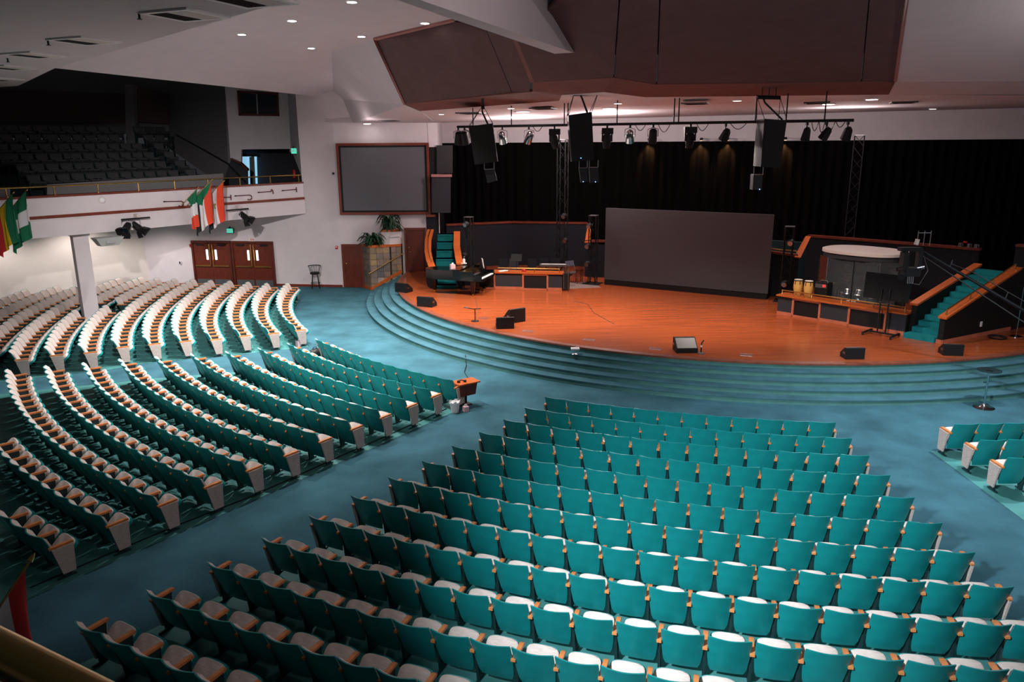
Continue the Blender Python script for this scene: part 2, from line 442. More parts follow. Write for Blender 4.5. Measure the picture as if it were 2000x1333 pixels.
# ---- ceilings
ZC = 10.5
up = (0, 0, 0.2)
struct('ceiling', MB().prism([(-12, 9), (30, -6), (30, 33), (-4, 33), tuple(AZ(648, 101, ZC).xy), tuple(AZ(381, 54, ZC).xy), (-13.5, 17)], ZC, ZC + 0.25), MT['ceil'], 'flat white ceiling with downlights')
struct('ceiling_soffit_left', MB().prism([(-0.2, 8.6)] + [tuple(AZ(x, y, 9.3).xy) for x, y in ((565, 0), (381, 54), (108, 133), (35, 168), (-30, 172), (-200, 180))] + [(-40, -4), (-0.2, -4)], 9.3, 9.6), MT['ceil'], 'grey-white lower soffit with square vents')
A1 = AZ(381, 54, ZC)
A2 = AZ(648, 101, ZC)
B1 = AZ(60, 128, 9.3); B2 = AZ(651, 192, 9.3)
A0 = A1 + (A1 - A2) * 1.2; B0 = B1 + (B1 - B2) * 0.7
struct('ceiling_bulkhead', MB().slab([A0, A2, B2, B0], (-0.15, 0.1, 0.25)), MT['ceil'], 'white sloping bulkhead over the left balcony')
C1 = AZ(732, 78, ZC); C2 = AD(790, 205, 29.9); C3 = AD(822, 218, 30.4)
W1 = AD(690, 240, 38.45); W0 = AD(634, 239, 38.6); W2 = AD(850, 240, 38.45)
mb = MB()
for tri in ((A2, C1, C2), (A2, C2, B2), (B2, C2, W1), (C2, C3, W1), (B2, W1, W0), (C3, W2, W1)): mb.slab(tri, (0, 0.05, 0.2))
struct('ceiling_slope_left', mb, MT['ceil'], 'white folded ceiling falling towards the side wall')
SF = [AD(850, 240, 38.45), AD(855, 240, 43.0), AD(950, 238, 43.2), AD(1300, 221, 40.8), AD(1600, 214, 38.9), AD(2000, 211, 36.9), AD(2300, 205, 34.5),
      AD(2300, 183, 25.6), AD(1990, 186, 25.6), AD(1735, 185, 25.3), AD(1260, 190, 25.9), AD(1180, 180, 23.2), AD(1097, 186, 24.7), AD(1092, 197, 27.2), AD(822, 217, 30.4)]
mb = MB()
SFu = [p + Vector((0, 0, 0.12)) for p in SF]
tri = tessellate_polygon([[Vector((p.x, p.y, 0)) for p in SF]])
mb.add(SF + SFu, [tuple(t) for t in tri] + [tuple(i + len(SF) for i in reversed(t)) for t in tri] +
       [(i, (i + 1) % len(SF), len(SF) + (i + 1) % len(SF), len(SF) + i) for i in range(len(SF))])
struct('ceiling_soffit_stage', mb, MT['ceil'], 'low white soffit over the stage')
# right-hand white slope
RW = [AD(1777, -60, 16.0), AD(2250, -60, 16.0), AD(2250, 157, 22.4), AD(1749, 160, 22.8)]
struct('ceiling_slope_right', MB().slab(RW, (0, 0.1, 0.25)), MT['ceil'], 'white sloping ceiling right of the brown panels')
RS = [AD(1749, 160, 22.8), AD(2250, 157, 22.4), AD(2300, 184, 25.6), AD(1736, 185, 25.3)]
struct('ceiling_slope_right_lower', MB().slab(RS, (0, 0.05, 0.2)), MT['ceil'], 'narrow white slope above the stage soffit')
# white wedge beam
T1 = AZ(1083, 105, 9.3); T2 = AZ(1120, 103, 9.3); N1 = AZ(775, 0, 9.3); N2 = AZ(820, 0, 9.3)
E1 = T1 + (N1 - T1) * 1.9; E2 = T2 + (N2 - T2) * 1.9
struct('ceiling_beam', MB().prism([(p.x, p.y) for p in (T1, T2, E2, E1)], 9.3, 11.2), MT['ceil'], 'white wedge-shaped ceiling beam')
struct('trim_beam', MB().slab([T2 + Vector((0.01, 0.02, 0)), T2 + Vector((0.05, 0.02, 0)), T2 + Vector((0.05, 0.02, 1.9)), T2 + Vector((0.01, 0.02, 1.9))], (0, 0.04, 0)), MT['pink_trim'], 'pink edge trim on the beam end')
# brown acoustic cloud
cl = thing('acoustic_cloud', 'large folded brown acoustic cloud hanging over the stage front', 'ceiling panel', AD(1200, 190, 24))
base = Vector(cl.location)
def cpart(name, pts, m, off=(0, 0.05, 0.08)):
    return MB().slab([Vector(p) - base for p in pts], off).build(name, m, cl)
b1 = AD(790, 203, 29.4); b2 = AD(1040, 179, 24.2); b2u = AD(1040, 161, 23.4); b3 = AD(1198, 152, 21.6); b4 = AD(1281, 165, 23.2)
b5a = AD(1682, 161, 22.9); b5 = AD(1746, 160, 22.8)
a1 = AZ(732, 78, ZC - 0.02); a2 = AZ(887, 42, ZC - 0.02); a3 = AD(1002, 78, 21.6)
cpart('panel', [a1, a2, AD(950, 61, 22.6), AD(1000, 182.5, 25.0), b1], MT['brown'])
cpart('panel', [AD(951, 61, 22.6), a3, AD(1036, 162, 23.6), AD(1034, 179, 24.2), AD(1001, 182, 25.0)], MT['brown'])
cpart('panel', [a3, AD(1010, 79, 21.3), AD(1044, 161, 23.3), AD(1036, 162, 23.6)], MT['brown_fascia'])
cpart('panel', [AD(1010, 79, 21.3), AD(1130, -40, 17.0), AD(1213, -60, 16.3), AD(1197, 151, 21.6), AD(1044, 161, 23.3)], MT['brown'])
cpart('panel', [AD(1216, -60, 16.3), AD(1290, -60, 16.6), AD(1281, 164, 23.2), AD(1200, 151, 21.6)], MT['brown'])
cpart('panel', [AD(1293, -60, 16.6), AD(1702, -60, 16.2), AD(1681, 160, 22.9), AD(1284, 164, 23.2)], MT['brown'])
cpart('panel', [AD(1705, -60, 16.2), AD(1776, -60, 16.1), AD(1747, 159, 22.8), AD(1684, 160, 22.9)], MT['brown'])
cpart('fascia', [b1, b2, AD(1092, 197, 27.0), AD(822, 217, 30.2)], MT['brown_fascia'])
cpart('fascia', [b2, b2u, b3, AD(1180, 180, 23.1), AD(1097, 186, 24.6), AD(1092, 197, 27.0)], MT['brown_fascia'])
cpart('fascia', [b3, b4, AD(1260, 190, 25.8), AD(1180, 180, 23.1)], MT['brown_fascia'])
cpart('fascia', [b4, b5, AD(1735, 185, 25.2), AD(1260, 190, 25.8)], MT['brown_fascia'])
cpart('edge_trim', [AD(1776, -60, 16.05), AD(1784, -60, 16.0), AD(1752, 160, 22.7), AD(1746, 160, 22.75)], MT['pink_trim'])
cpart('edge_trim', [AZ(729, 77, ZC - 0.06), AZ(886, 40, ZC - 0.06), AZ(888, 43, ZC - 0.06), AZ(733, 80, ZC - 0.06)], MT['pink_trim'])
cpart('edge_trim', [AZ(729, 78, ZC - 0.06), AZ(733, 79, ZC - 0.06), AD(792, 205, 29.3), AD(788, 205, 29.3)], MT['pink_trim'])
# ---- left balcony
BF = [(-28.5, 15.5), (-22.7, 23.0), (-18.25, 28.55), (-16.9, 30.15), (-14.95, 32.65), (-12.9, 35.6), (-10.3, 38.8)]
struct('balcony_front', ribbon(MB(), BF, 3.72, 5.2, 0, 0.3), MT['wall'], 'white curved balcony front on the left')
struct('ceiling_under_balcony', MB().prism(BF + [(-19.2, 40.2), (-32, 30)], 3.74, 3.95), MT['wall_low'], 'underside of the left balcony')
struct('balcony_lower_band', ribbon(MB(), BF, 3.72, 4.36, -0.06, 0.0), MT['wall'], 'white lower band of the balcony front')
struct('trim_balcony', ribbon(MB(), BF, 4.42, 4.53, -0.05, 0.02), MT['wood_trim'], 'red-brown wooden trim line along the balcony front')
struct('trim_balcony_cap', ribbon(MB(), BF, 5.2, 5.27, -0.06, 0.36), MT['wood_trim'], 'red-brown wooden cap on the balcony front')
def BFo(t, off=0.0):
    p, d = lerp2(BF, t); return p + Vector((-d.y, d.x, 0)) * off, d
BFL = sum(math.hypot(BF[i + 1][0] - BF[i][0], BF[i + 1][1] - BF[i][1]) for i in range(len(BF) - 1))
rl = thing('balcony_rail', 'long brass rail on posts above the left balcony front', 'railing', (BF[6][0], BF[6][1], 5.27))
rb = Vector(rl.location)
path = [Vector((*(BFo(i / 60, 0.12)[0].xy), 5.60)) - rb for i in range(61)]
MB().tube(path, 0.03, 8).build('rail', MT['brass'], rl, True)
s = 0.15
while s < BFL:
    p, d = BFo(1 - s / BFL, 0.12)
    MB().tube([Vector((p.x, p.y, 5.27)) - rb, Vector((p.x, p.y, 5.60)) - rb], 0.025, 8).lathe([(0.06, 0), (0.06, 0.02), (0.03, 0.03)], 8, Vector((p.x, p.y, 5.27)) - rb).build('post', MT['brass'], rl, True)
    s += 1.62
# balcony interior
def wallpx(name, pts, m, label, off=(0, 0.25, 0)):
    return struct(name, MB().slab([AD(*p) for p in pts], off), m, label)
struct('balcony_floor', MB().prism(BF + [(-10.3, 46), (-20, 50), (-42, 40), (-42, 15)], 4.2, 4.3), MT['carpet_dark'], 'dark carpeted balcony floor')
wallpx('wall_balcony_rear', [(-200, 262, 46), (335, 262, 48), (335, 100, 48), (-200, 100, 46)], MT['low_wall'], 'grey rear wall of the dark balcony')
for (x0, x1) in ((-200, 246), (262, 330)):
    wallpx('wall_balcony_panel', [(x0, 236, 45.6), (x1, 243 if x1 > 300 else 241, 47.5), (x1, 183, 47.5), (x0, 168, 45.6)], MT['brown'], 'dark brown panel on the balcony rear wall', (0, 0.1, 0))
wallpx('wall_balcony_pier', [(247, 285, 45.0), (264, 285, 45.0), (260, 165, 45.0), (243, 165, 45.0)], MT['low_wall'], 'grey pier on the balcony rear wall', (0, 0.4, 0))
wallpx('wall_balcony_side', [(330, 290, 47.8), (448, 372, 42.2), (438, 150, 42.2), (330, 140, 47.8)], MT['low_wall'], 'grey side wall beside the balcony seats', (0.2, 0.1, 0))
wallpx('wall_booth', [(450, 311, 42), (471, 318, 42), (471, 292, 42), (568, 291, 42), (560, 150, 42), (438, 150, 42)], MT['wall'], 'white projecting booth wall with a window', (0, 0.2, 0))
wallpx('wall_booth_return', [(568, 291, 42), (592, 352, 38.9), (583, 150, 38.9), (560, 150, 42)], MT['wall'], 'narrow white return wall beside the booth', (0.2, 0.2, 0))
wallpx('wall_passage', [(455, 372, 45), (600, 372, 45), (600, 285, 45), (455, 285, 45)], MT['grey_panel'], 'dark passage wall under the booth', (0, 0.2, 0))
wallpx('ceiling_booth', [(471, 292, 42.1), (568, 291, 42.1), (568, 290, 45), (471, 291, 45)], MT['grey_panel'], 'underside of the booth', (0, 0, 0.1))
wallpx('stair_parapet', [(451, 312, 41.6), (482, 331, 41.6), (483, 372, 41.6), (430, 372, 41.6)], MT['grey_panel'], 'grey stair parapet beside the balcony doorway', (0, 0.2, 0))
wallpx('trim_parapet', [(450, 309, 41.5), (470, 318, 41.5), (483, 330, 41.5), (483, 334, 41.5), (469, 321, 41.5), (450, 312, 41.5)], MT['wood_dark'], 'dark wooden cap on the stair parapet', (0, 0.3, 0))
# low wall in front of the balcony seats
for (x0, x1, y0, y1, D0, D1) in ((92, 436, 361, 339, 31.8, 38.6), (-120, 20, 373, 366, 28.0, 30.4)):
    wallpx('balcony_low_wall', [(x0, y0 + 30, D0), (x1, y1 + 30, D1), (x1, y1, D1), (x0, y0, D0)], MT['low_wall'], 'low grey-white wall in front of the balcony seats', (-0.1, 0.15, 0))
# near balcony rail right below the camera
nr = thing('near_balcony_rail', 'blurred brass rail at the bottom left corner of the view', 'railing', AZ(-60, 1290, 5.9))
nb = Vector(nr.location)
q0 = AZ(-160, 1192, 6.25); q1 = AZ(20, 1284, 6.25); q2 = AZ(120, 1336, 6.25); q3 = AZ(330, 1446, 6.25)
MB().tube([q0 - nb, q1 - nb, q2 - nb, q3 - nb], 0.036, 14).build('rail', MT['brass'], nr, True)
for t in (0.05, 0.95):
    q = q0.lerp(q3, t)
    MB().tube([q - nb, q - nb - Vector((0, 0, 0.33))], 0.02, 8).build('post', MT['brass'], nr, True)
qa = q0 + (q0 - q3) * 1.5; qb = q3 + (q3 - q0) * 4
struct('balcony_near_front', ribbon(MB(), [(qb.x, qb.y - 0.05), (qa.x, qa.y - 0.05)], 4.4, 5.92, -0.10, 0.10), MT['wood_dark'], 'dark front of the balcony the view is taken from')
# ================================================================ LEFT SIDE: DOORS, SCREEN, BALCONY THINGS
def wall_frame(px, py):
    """point on the left wall seen at a pixel, plus the wall direction there"""
    for i in range(len(WL) - 1):
        a, b = Vector((*WL[i], 0)), Vector((*WL[i + 1], 0))
        d = ray(px, py); e = b - a
        den = d.x * e.y - d.y * e.x
        t = (a.x * e.y - a.y * e.x) / den
        p = CAMP + d * t
        s_ = (p.xy - a.xy).dot(e.xy) / e.xy.length_squared
        if -0.02 <= s_ <= 1.02: return p, e.normalized()
    return p, e.normalized()
def double_door(n, pxl, pxr, label):
    pl, e = wall_frame(pxl, 500); pr, _ = wall_frame(pxr, 500)
    w = (pr.xy - pl.xy).length; mid = (pl + pr) / 2
    t = bpy.data.objects.new('door_%d' % n, None); COL.objects.link(t)
    t.location = (mid.x + 0.0, mid.y, 0.0); t.rotation_euler = (0, 0, math.atan2(e.y, e.x))
    t['kind'] = 'structure'; t['label'] = label
    H = 2.2
    fr = MB(); fr.box((-w / 2 + 0.05, -0.06, H / 2), (0.1, 0.12, H)); fr.box((w / 2 - 0.05, -0.06, H / 2), (0.1, 0.12, H)); fr.box((0, -0.06, H + 0.04), (w, 0.12, 0.12))
    fr.build('door_frame', MT['wood_dark'], t)
    lw = (w - 0.22) / 2
    for s_ in (-1, 1):
        x = s_ * (lw / 2 + 0.005)
        leaf = MB().box((x, -0.045, H / 2 - 0.02), (lw, 0.05, H - 0.04)).build('leaf', MT['wood_door'], t)
        gx = s_ * 0.24
        MB().box((gx, -0.075, 1.58), (0.11, 0.015, 0.52)).build('vision_pane', MT['glow_day'], leaf)
        MB().tube([(s_ * 0.075, -0.10, 1.0), (s_ * 0.075, -0.10, 2.12)], 0.022, 8).build('vertical_rod', MT['brass'], leaf, True)
        MB().box((s_ * (lw / 2 + 0.02), -0.10, 1.0), (lw * 0.86, 0.06, 0.06)).build('push_bar', MT['brass'], leaf)
        MB().box((x, -0.075, 0.16), (lw * 0.92, 0.012, 0.28)).build('kick_plate', MT['grey_metal'], leaf)
        MB().box((s_ * (lw * 0.62), -0.10, 2.10), (0.42, 0.08, 0.07)).build('door_closer', MT['black'], leaf)
double_door(1, 377.5, 453, 'dark wooden double door with brass bars, nearer the lit rear wall')
double_door(2, 455, 536, 'dark wooden double door with brass bars, nearer the swivel stool')
def single_door(n, pxl, pxr, zb, label, H=2.12, dark=False):
    pl, e = wall_frame(pxl, 500); pr, _ = wall_frame(pxr, 500)
    w = (pr.xy - pl.xy).length; mid = (pl + pr) / 2
    t = bpy.data.objects.new('door_%d' % n, None); COL.objects.link(t)
    t.location = (mid.x, mid.y, zb); t.rotation_euler = (0, 0, math.atan2(e.y, e.x))
    t['kind'] = 'structure'; t['label'] = label
    fr = MB(); fr.box((-w / 2 + 0.045, -0.05, H / 2), (0.09, 0.1, H)); fr.box((w / 2 - 0.045, -0.05, H / 2), (0.09, 0.1, H)); fr.box((0, -0.05, H + 0.03), (w, 0.1, 0.10))
    fr.build('door_frame', MT['wood_trim'], t)
    lf = MB().box((0, -0.035, H / 2 - 0.01), (w - 0.19, 0.05, H - 0.03)).build('leaf', MT['wood_door'], t)
    MB().tube([(-w / 2 + 0.2, -0.06, 1.0), (-w / 2 + 0.2, -0.11, 1.0), (-w / 2 + 0.32, -0.11, 1.0)], 0.016, 8).build('lever_handle', MT['brass'], lf, True)
    MB().lathe([(0.035, 0), (0.035, 0.02), (0.02, 0.03)], 10, (-w / 2 + 0.2, -0.06, 1.22), (0, -1, 0)).build('deadbolt', MT['brass'], lf, True)
single_door(3, 668, 711, 0.0, 'plain red-brown wooden door at floor level beside the stone planter')
single_door(4, 792, 834, 0.8, 'plain red-brown wooden door at stage level behind the planter')
# projection screen in a wooden frame
pl, e = wall_frame(661, 350); pr, _ = wall_frame(840, 350)
zt = wall_frame(740, 279.5)[0].z; zb = wall_frame(740, 419)[0].z
mid = (pl + pr) / 2
t = thing('projection_screen', 'large grey projection screen in a red-brown wooden frame', 'screen', (mid.x, mid.y - 0.06, zb), math.atan2(pr.y - pl.y, pr.x - pl.x))
w = (pr.xy - pl.xy).length; h = zt - zb
MB().box((0, -0.02, h / 2), (w - 0.26, 0.03, h - 0.24)).build('screen_surface', MT['screen'], t)
bd = MB()
for (c, d) in (((0, -0.03, 0.155), (w - 0.26, 0.05, 0.09)), ((0, -0.03, h - 0.155), (w - 0.26, 0.05, 0.09)), ((-w / 2 + 0.165, -0.03, h / 2), (0.09, 0.05, h - 0.25)), ((w / 2 - 0.165, -0.03, h / 2), (0.09, 0.05, h - 0.25))): bd.box(c, d)
bd.build('black_border', MT['black'], t)
for (c, d) in (((0, -0.05, 0.06), (w, 0.10, 0.12)), ((0, -0.05, h - 0.06), (w, 0.10, 0.12)), ((-w / 2 + 0.06, -0.05, h / 2), (0.12, 0.10, h - 0.24)), ((w / 2 - 0.06, -0.05, h / 2), (0.12, 0.10, h - 0.24))):
    MB().box(c, d).build('frame_board', MT['wood_trim'], t)
# small wall fittings
def wallthing(name, px, py, size, m, label, cat, kids=()):
    p, e = wall_frame(px, py)
    t = thing(name, label, cat, (p.x, p.y - 0.01, p.z), math.atan2(e.y, e.x))
    MB().box((0, -size[1] / 2, 0), size).build('body', m, t)
    for (nm, c, d, mm) in kids: MB().box(c, d).build(nm, mm, t)
    return t
wallthing('fire_alarm', 658, 483.5, (0.12, 0.06, 0.16), MT['red'], 'small red fire alarm beside the plain floor-level door', 'alarm', [('strobe', (0, -0.07, 0.03), (0.06, 0.03, 0.05), MT['white'])])
wallthing('fire_alarm', 373.5, 480, (0.14, 0.06, 0.16), MT['red'], 'small red fire alarm left of the double doors', 'alarm', [('strobe', (0.03, -0.07, 0), (0.05, 0.03, 0.08), MT['black'])])
wallthing('wall_phone', 353, 513, (0.10, 0.06, 0.13), MT['white'], 'small dark wall handset left of the double doors', 'phone', [('handset', (0.0, -0.08, 0), (0.05, 0.04, 0.12), MT['black'])])
wallthing('wall_plate', 592, 544, (0.07, 0.02, 0.10), MT['offwhite'], 'small cream wall plate left of the swivel stool', 'outlet', [('socket', (0, -0.025, 0.0), (0.03, 0.01, 0.05), MT['white'])])
wallthing('wall_sensor', 651.5, 339, (0.09, 0.08, 0.09), MT['black'], 'tiny dark wall sensor left of the projection screen', 'sensor', [('lens', (0, -0.09, 0), (0.04, 0.03, 0.04), MT['steel'])])
t = wallthing('notice_sign', 493, 468.2, (0.32, 0.02, 0.16), MT['paper'], 'small white sign with red lines above the double door', 'sign')
for dz in (0.04, 0.0, -0.04): MB().box((0, -0.024, dz), (0.24, 0.006, 0.02)).build('red_line', MT['red'], t)
def text_mesh(txt, size):
    c = bpy.data.curves.new('text', 'FONT'); c.body = txt; c.size = size; c.align_x = 'CENTER'; c.align_y = 'CENTER'; c.extrude = 0.004
    o = bpy.data.objects.new('tmp_text', c); COL.objects.link(o)
    dg = bpy.context.evaluated_depsgraph_get(); dg.update()
    me = bpy.data.meshes.new_from_object(o.evaluated_get(dg))
    bpy.data.objects.remove(o); bpy.data.curves.remove(c)
    return me
def exit_sign(loc, rz, label, w=0.34, h=0.21):
    t = thing('exit_sign', label, 'sign', loc, rz)
    MB().box((0, -0.03, 0), (w + 0.04, 0.05, h + 0.04)).build('housing', MT['black'], t)
    MB().box((0, -0.062, 0), (w, 0.012, h)).build('lit_face', MT['exit_green'], t)
    me = text_mesh('EXIT', h * 0.82); me.materials.clear(); me.materials.append(MT['paper'])
    o = link('lettering', me, t); o.location = (0, -0.071, 0); o.rotation_euler = (R(90), 0, 0); o.scale = (0.9, 1, 1)
    MB().box((0, -0.03, h / 2 + 0.06), (0.06, 0.04, 0.08)).build('bracket', MT['black'], t)
p, e = wall_frame(450.5, 450.5)
exit_sign((p.x, p.y - 0.05, p.z), math.atan2(e.y, e.x), 'green EXIT sign above the double doors')
exit_sign(tuple(AD(574, 295, 40.3)), R(12), 'green EXIT sign up on the dark balcony', 0.26, 0.26)
# corridor light seen through the balcony doorway
t = thing('balcony_doorway', 'half-open balcony doorway with bluish corridor light', 'doorway', AD(486, 366, 44.4))
b_ = Vector(t.location)
MB().slab([AD(*q) - b_ for q in ((472, 304, 44.6), (501, 304, 44.6), (503, 368, 44.6), (472, 368, 44.6))], (0, 0.05, 0)).build('lit_opening', MT['glow_corr'], t)
MB().slab([AD(*q) - b_ for q in ((487, 307, 44.3), (496, 305, 44.3), (499, 368, 44.3), (489, 368, 44.3))], (0, 0.05, 0)).build('door_leaf', MT['grey_metal'], t)
MB().slab([AD(*q) - b_ for q in ((468, 300, 44.3), (505, 300, 44.3), (505, 306, 44.3), (468, 306, 44.3))], (0, 0.1, 0)).build('door_head', MT['black'], t)
# booth window
t = thing('booth_window', 'dark sliding window in the projecting booth wall', 'window', AD(504, 226, 41.9))
b_ = Vector(t.location)
fr = MB()
for q in (((463, 177), (543, 181), (543, 185), (463, 181)), ((466, 222), (545, 223), (545, 227), (466, 226)), ((463, 177), (467, 177), (470, 226), (466, 226)), ((540, 181), (543, 181), (545, 227), (542, 227))):
    fr.slab([AD(x, y, 41.88) - b_ for x, y in q], (0, 0.08, 0))
fr.build('window_frame', MT['wood_dark'], t)
for (x0, x1) in ((467, 500), (502, 541)):
    MB().slab([AD(x, y, 41.93) - b_ for x, y in ((x0, 181), (x1, 184), (x1 + 2, 223), (x0 + 2, 223))], (0, 0.03, 0)).build('pane', MT['glass_dark'], t)
t = thing('fire_extinguisher', 'red fire extinguisher on the return wall of the balcony', 'extinguisher', AD(575.5, 349, 40.0))
MB().lathe([(0.07, 0), (0.08, 0.03), (0.08, 0.38), (0.03, 0.46)], 10).build('tank', MT['red'], t, True)
MB().box((0, -0.02, 0.5), (0.06, 0.12, 0.08)).build('valve', MT['black'], t)
# handrail up the balcony stair
hr = [AD(347, 263, 46.0), AD(400, 292, 44.0), (AD(446, 318, 42.0)), AD(479, 352, 40.9)]
t = thing('stair_handrail', 'dark handrail climbing the balcony side wall', 'railing', hr[3])
MB().tube([p - hr[3] + Vector((0, -0.25, 0)) for p in hr], 0.035, 8).build('rail', MT['black'], t, True)
for p in hr[1:3]: MB().tube([p - hr[3] + Vector((0, -0.25, 0)), p - hr[3] + Vector((0.0, 0.1, -0.05))], 0.02, 6).build('bracket', MT['black'], t)
# ---- balcony seat tiers and seats
BFs = BF[1:]
def off_pt(t_, off):
    p, d = lerp2(BFs, t_); return p + Vector((-d.y, d.x, 0)) * off, d
LBS = sum(math.hypot(BFs[i + 1][0] - BFs[i][0], BFs[i + 1][1] - BFs[i][1]) for i in range(len(BFs) - 1))
NT = 6
mb = MB()
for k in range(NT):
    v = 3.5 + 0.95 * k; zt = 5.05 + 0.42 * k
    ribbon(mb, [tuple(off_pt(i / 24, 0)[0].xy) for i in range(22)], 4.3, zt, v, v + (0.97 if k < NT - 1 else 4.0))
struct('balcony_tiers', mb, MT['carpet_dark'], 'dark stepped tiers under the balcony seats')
def mini_seat():
    mb = MB()
    mb.add([shell0 for shell0 in [(-0.27, 0.0, 0.86), (0.27, 0.0, 0.86), (0.25, 0.14, 0.3), (-0.25, 0.14, 0.3), (-0.27, 0.02, 0.865), (0.27, 0.02, 0.865), (0.25, 0.16, 0.3), (-0.25, 0.16, 0.3)]],
           [(0, 3, 2, 1), (4, 5, 6, 7), (0, 1, 5, 4), (2, 3, 7, 6), (1, 2, 6, 5), (0, 4, 7, 3)], 0)
    mb.add([(-0.25, 0.02, 0.85), (0.25, 0.02, 0.85), (0.235, 0.14, 0.4), (-0.235, 0.14, 0.4), (-0.25, 0.08, 0.83), (0.25, 0.08, 0.83), (0.235, 0.20, 0.4), (-0.235, 0.20, 0.4)],
           [(0, 3, 2, 1), (4, 5, 6, 7), (0, 1, 5, 4), (2, 3, 7, 6), (1, 2, 6, 5), (0, 4, 7, 3)], 1)
    mb.box((0, 0.42, 0.45), (0.46, 0.40, 0.08), 0, 1, R(35))
    for x in (-0.29, 0.29):
        mb.box((x, 0.3, 0.61), (0.05, 0.36, 0.035), 0, 2)
        mb.box((x, 0.28, 0.3), (0.03, 0.18, 0.6), 0, 2)
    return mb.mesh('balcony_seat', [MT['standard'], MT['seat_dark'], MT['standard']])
ME_MINI = mini_seat()
RIGHTX = [378, 362, 338, 328, 330, 332]
for k in range(NT):
    v = 3.5 + 0.95 * k + 0.72; zt = 5.05 + 0.42 * k
    s_ = LBS; cand = []
    while s_ > 0:
        p, d = off_pt(s_ / LBS, v)
        s_ -= 0.59
        x, y = proj((p.x, p.y, zt + 0.8))
        if x < -25 or x > RIGHTX[k]: continue
        if k >= 4 and 238 < x < 268: continue
        if x < 45 - 12 * k and k < 2: continue
        cand.append((p, math.atan2(d.y, d.x)))
    for j, (p, a) in enumerate(cand):
        o = link('theatre_chair', ME_MINI); o.location = (p.x, p.y, zt); o.rotation_euler = (0, 0, a + math.pi)
        tag(o, 'dark balcony seat, %s row up from the low wall, %s from the right' % ('%d' % (k + 1) + ('st', 'nd', 'rd', 'th', 'th', 'th')[k], '%d%s' % (j + 1, 'th' if 10 <= (j + 1) % 100 <= 20 else {1: 'st', 2: 'nd', 3: 'rd'}.get((j + 1) % 10, 'th'))), 'seat', 'seats on the dark balcony')
# ---- column under the balcony
t = tag(MB().box((0, 0, 1.86), (0.55, 0.55, 3.72)).box((0, 0, 3.66), (0.66, 0.66, 0.12)).build('column', MT['wall']), kind='structure', label='white square column under the balcony')
t.location = (-17.25, 30.75, 0); t.rotation_euler = (0, 0, R(40))
# soffit box under the balcony
p = AZ(240, 470, 3.70)
t = thing('speaker_pod', 'grey trapezoid box hanging under the balcony edge', 'box', (p.x - 0.95, p.y + 0.75, 3.432), R(48))
MB().add([(-0.32, -0.2, 0), (0.32, -0.2, 0), (0.32, 0.2, 0), (-0.32, 0.2, 0), (-0.5, -0.3, 0.31), (0.5, -0.3, 0.31), (0.5, 0.3, 0.31), (-0.5, 0.3, 0.31)],
         [(0, 1, 2, 3), (4, 5, 6, 7), (0, 1, 5, 4), (1, 2, 6, 5), (2, 3, 7, 6), (3, 0, 4, 7)]).build('housing', mat('pod_grey', (0.25, 0.26, 0.25), 0.8), t)
MB().box((0, -0.255, 0.16), (0.3, 0.02, 0.14), 0, 0, R(-18)).build('grille', MT['grey_metal'], t)
# ---- things on the balcony front
def front_at(px, z, out=0.05):
    """point on the balcony front seen at pixel column px, height z"""
    best = None
    for i in range(801):
        p, d = lerp2(BF, i / 800)
        q = p - Vector((-d.y, d.x, 0)) * out
        x, y = proj((q.x, q.y, z))
        if best is None or abs(x - px) < best[0]: best = (abs(x - px), q, d)
    return Vector((best[1].x, best[1].y, z)), best[2]
def zfit(px, py, out=0.05):
    z = 4.6
    for _ in range(6):
        q, d = front_at(px, z, out); z += (proj(q)[1] - py) * q.y / FPX * 1.0
    return front_at(px, z, out)
q, d = zfit(200.5, 391)
t = thing('round_detector', 'round white dome fitting on the balcony front', 'fitting', q, math.atan2(d.y, d.x))
MB().lathe([(0.13, 0), (0.13, 0.03), (0.10, 0.07), (0.04, 0.09)], 16, (0, 0.05, 0), (0, -1, 0)).build('dome', MT['white'], t, True)
MB().lathe([(0.15, 0), (0.15, 0.015)], 16, (0, 0.05, 0), (0, -1, 0)).build('base', MT['offwhite'], t, True)
CANES = [(320, 394, 358, 393, 'hook', 'leftmost walking cane with a round hook, left of the flags'), (367, 390, 400, 388, 'tee', 'walking cane half hidden behind the flags on the balcony front'),
         (421, 387, 452, 385, 'tee', 'walking cane with a straight handle just right of the flags'), (459, 383, 491, 381, 'hook', 'walking cane with a round hook above the lamp right of the flags'),
         (504, 376, 534, 374, 'bent', 'walking cane with a bent crook, second from the wall'), (551, 372.5, 580, 370, 'tee', 'walking cane with a straight handle, nearest the wall')]
for (x0, y0, x1, y1, kind, lab) in CANES:
    a, d = zfit(x0, y0); b, _ = zfit(x1, y1)
    t = thing('walking_cane', lab, 'cane', a, math.atan2((b - a).y, (b - a).x), 'walking canes on the balcony front')
    L = (b - a).xy.length; dz = b.z - a.z
    path = [(0, 0, 0), (L * 0.86, 0, dz)]
    MB().tube(path, 0.02, 6).build('shaft', MT['wood_dark'], t, True)
    if kind == 'hook': hp = [(L * 0.86, 0, dz)] + [(L * 0.86 + 0.13 * math.sin(R(g)), 0, dz - 0.11 + 0.11 * math.cos(R(g))) for g in range(20, 260, 30)]
    elif kind == 'bent': hp = [(L * 0.86, 0, dz), (L * 0.92, 0, dz + 0.1), (L * 0.98, 0, dz + 0.06), (L, 0, dz - 0.12)]
    else: hp = [(L * 0.86, 0, dz), (L * 0.96, 0, dz), (L * 0.96, 0, dz + 0.1), (L * 0.96, 0, dz - 0.13)]
    MB().tube(hp, 0.024, 6).build('handle', MT['wood_dark'], t, True)
    MB().tube([(-0.01, 0, 0), (0.05, 0, dz * 0.05)], 0.028, 6).build('tip', MT['black'], t)
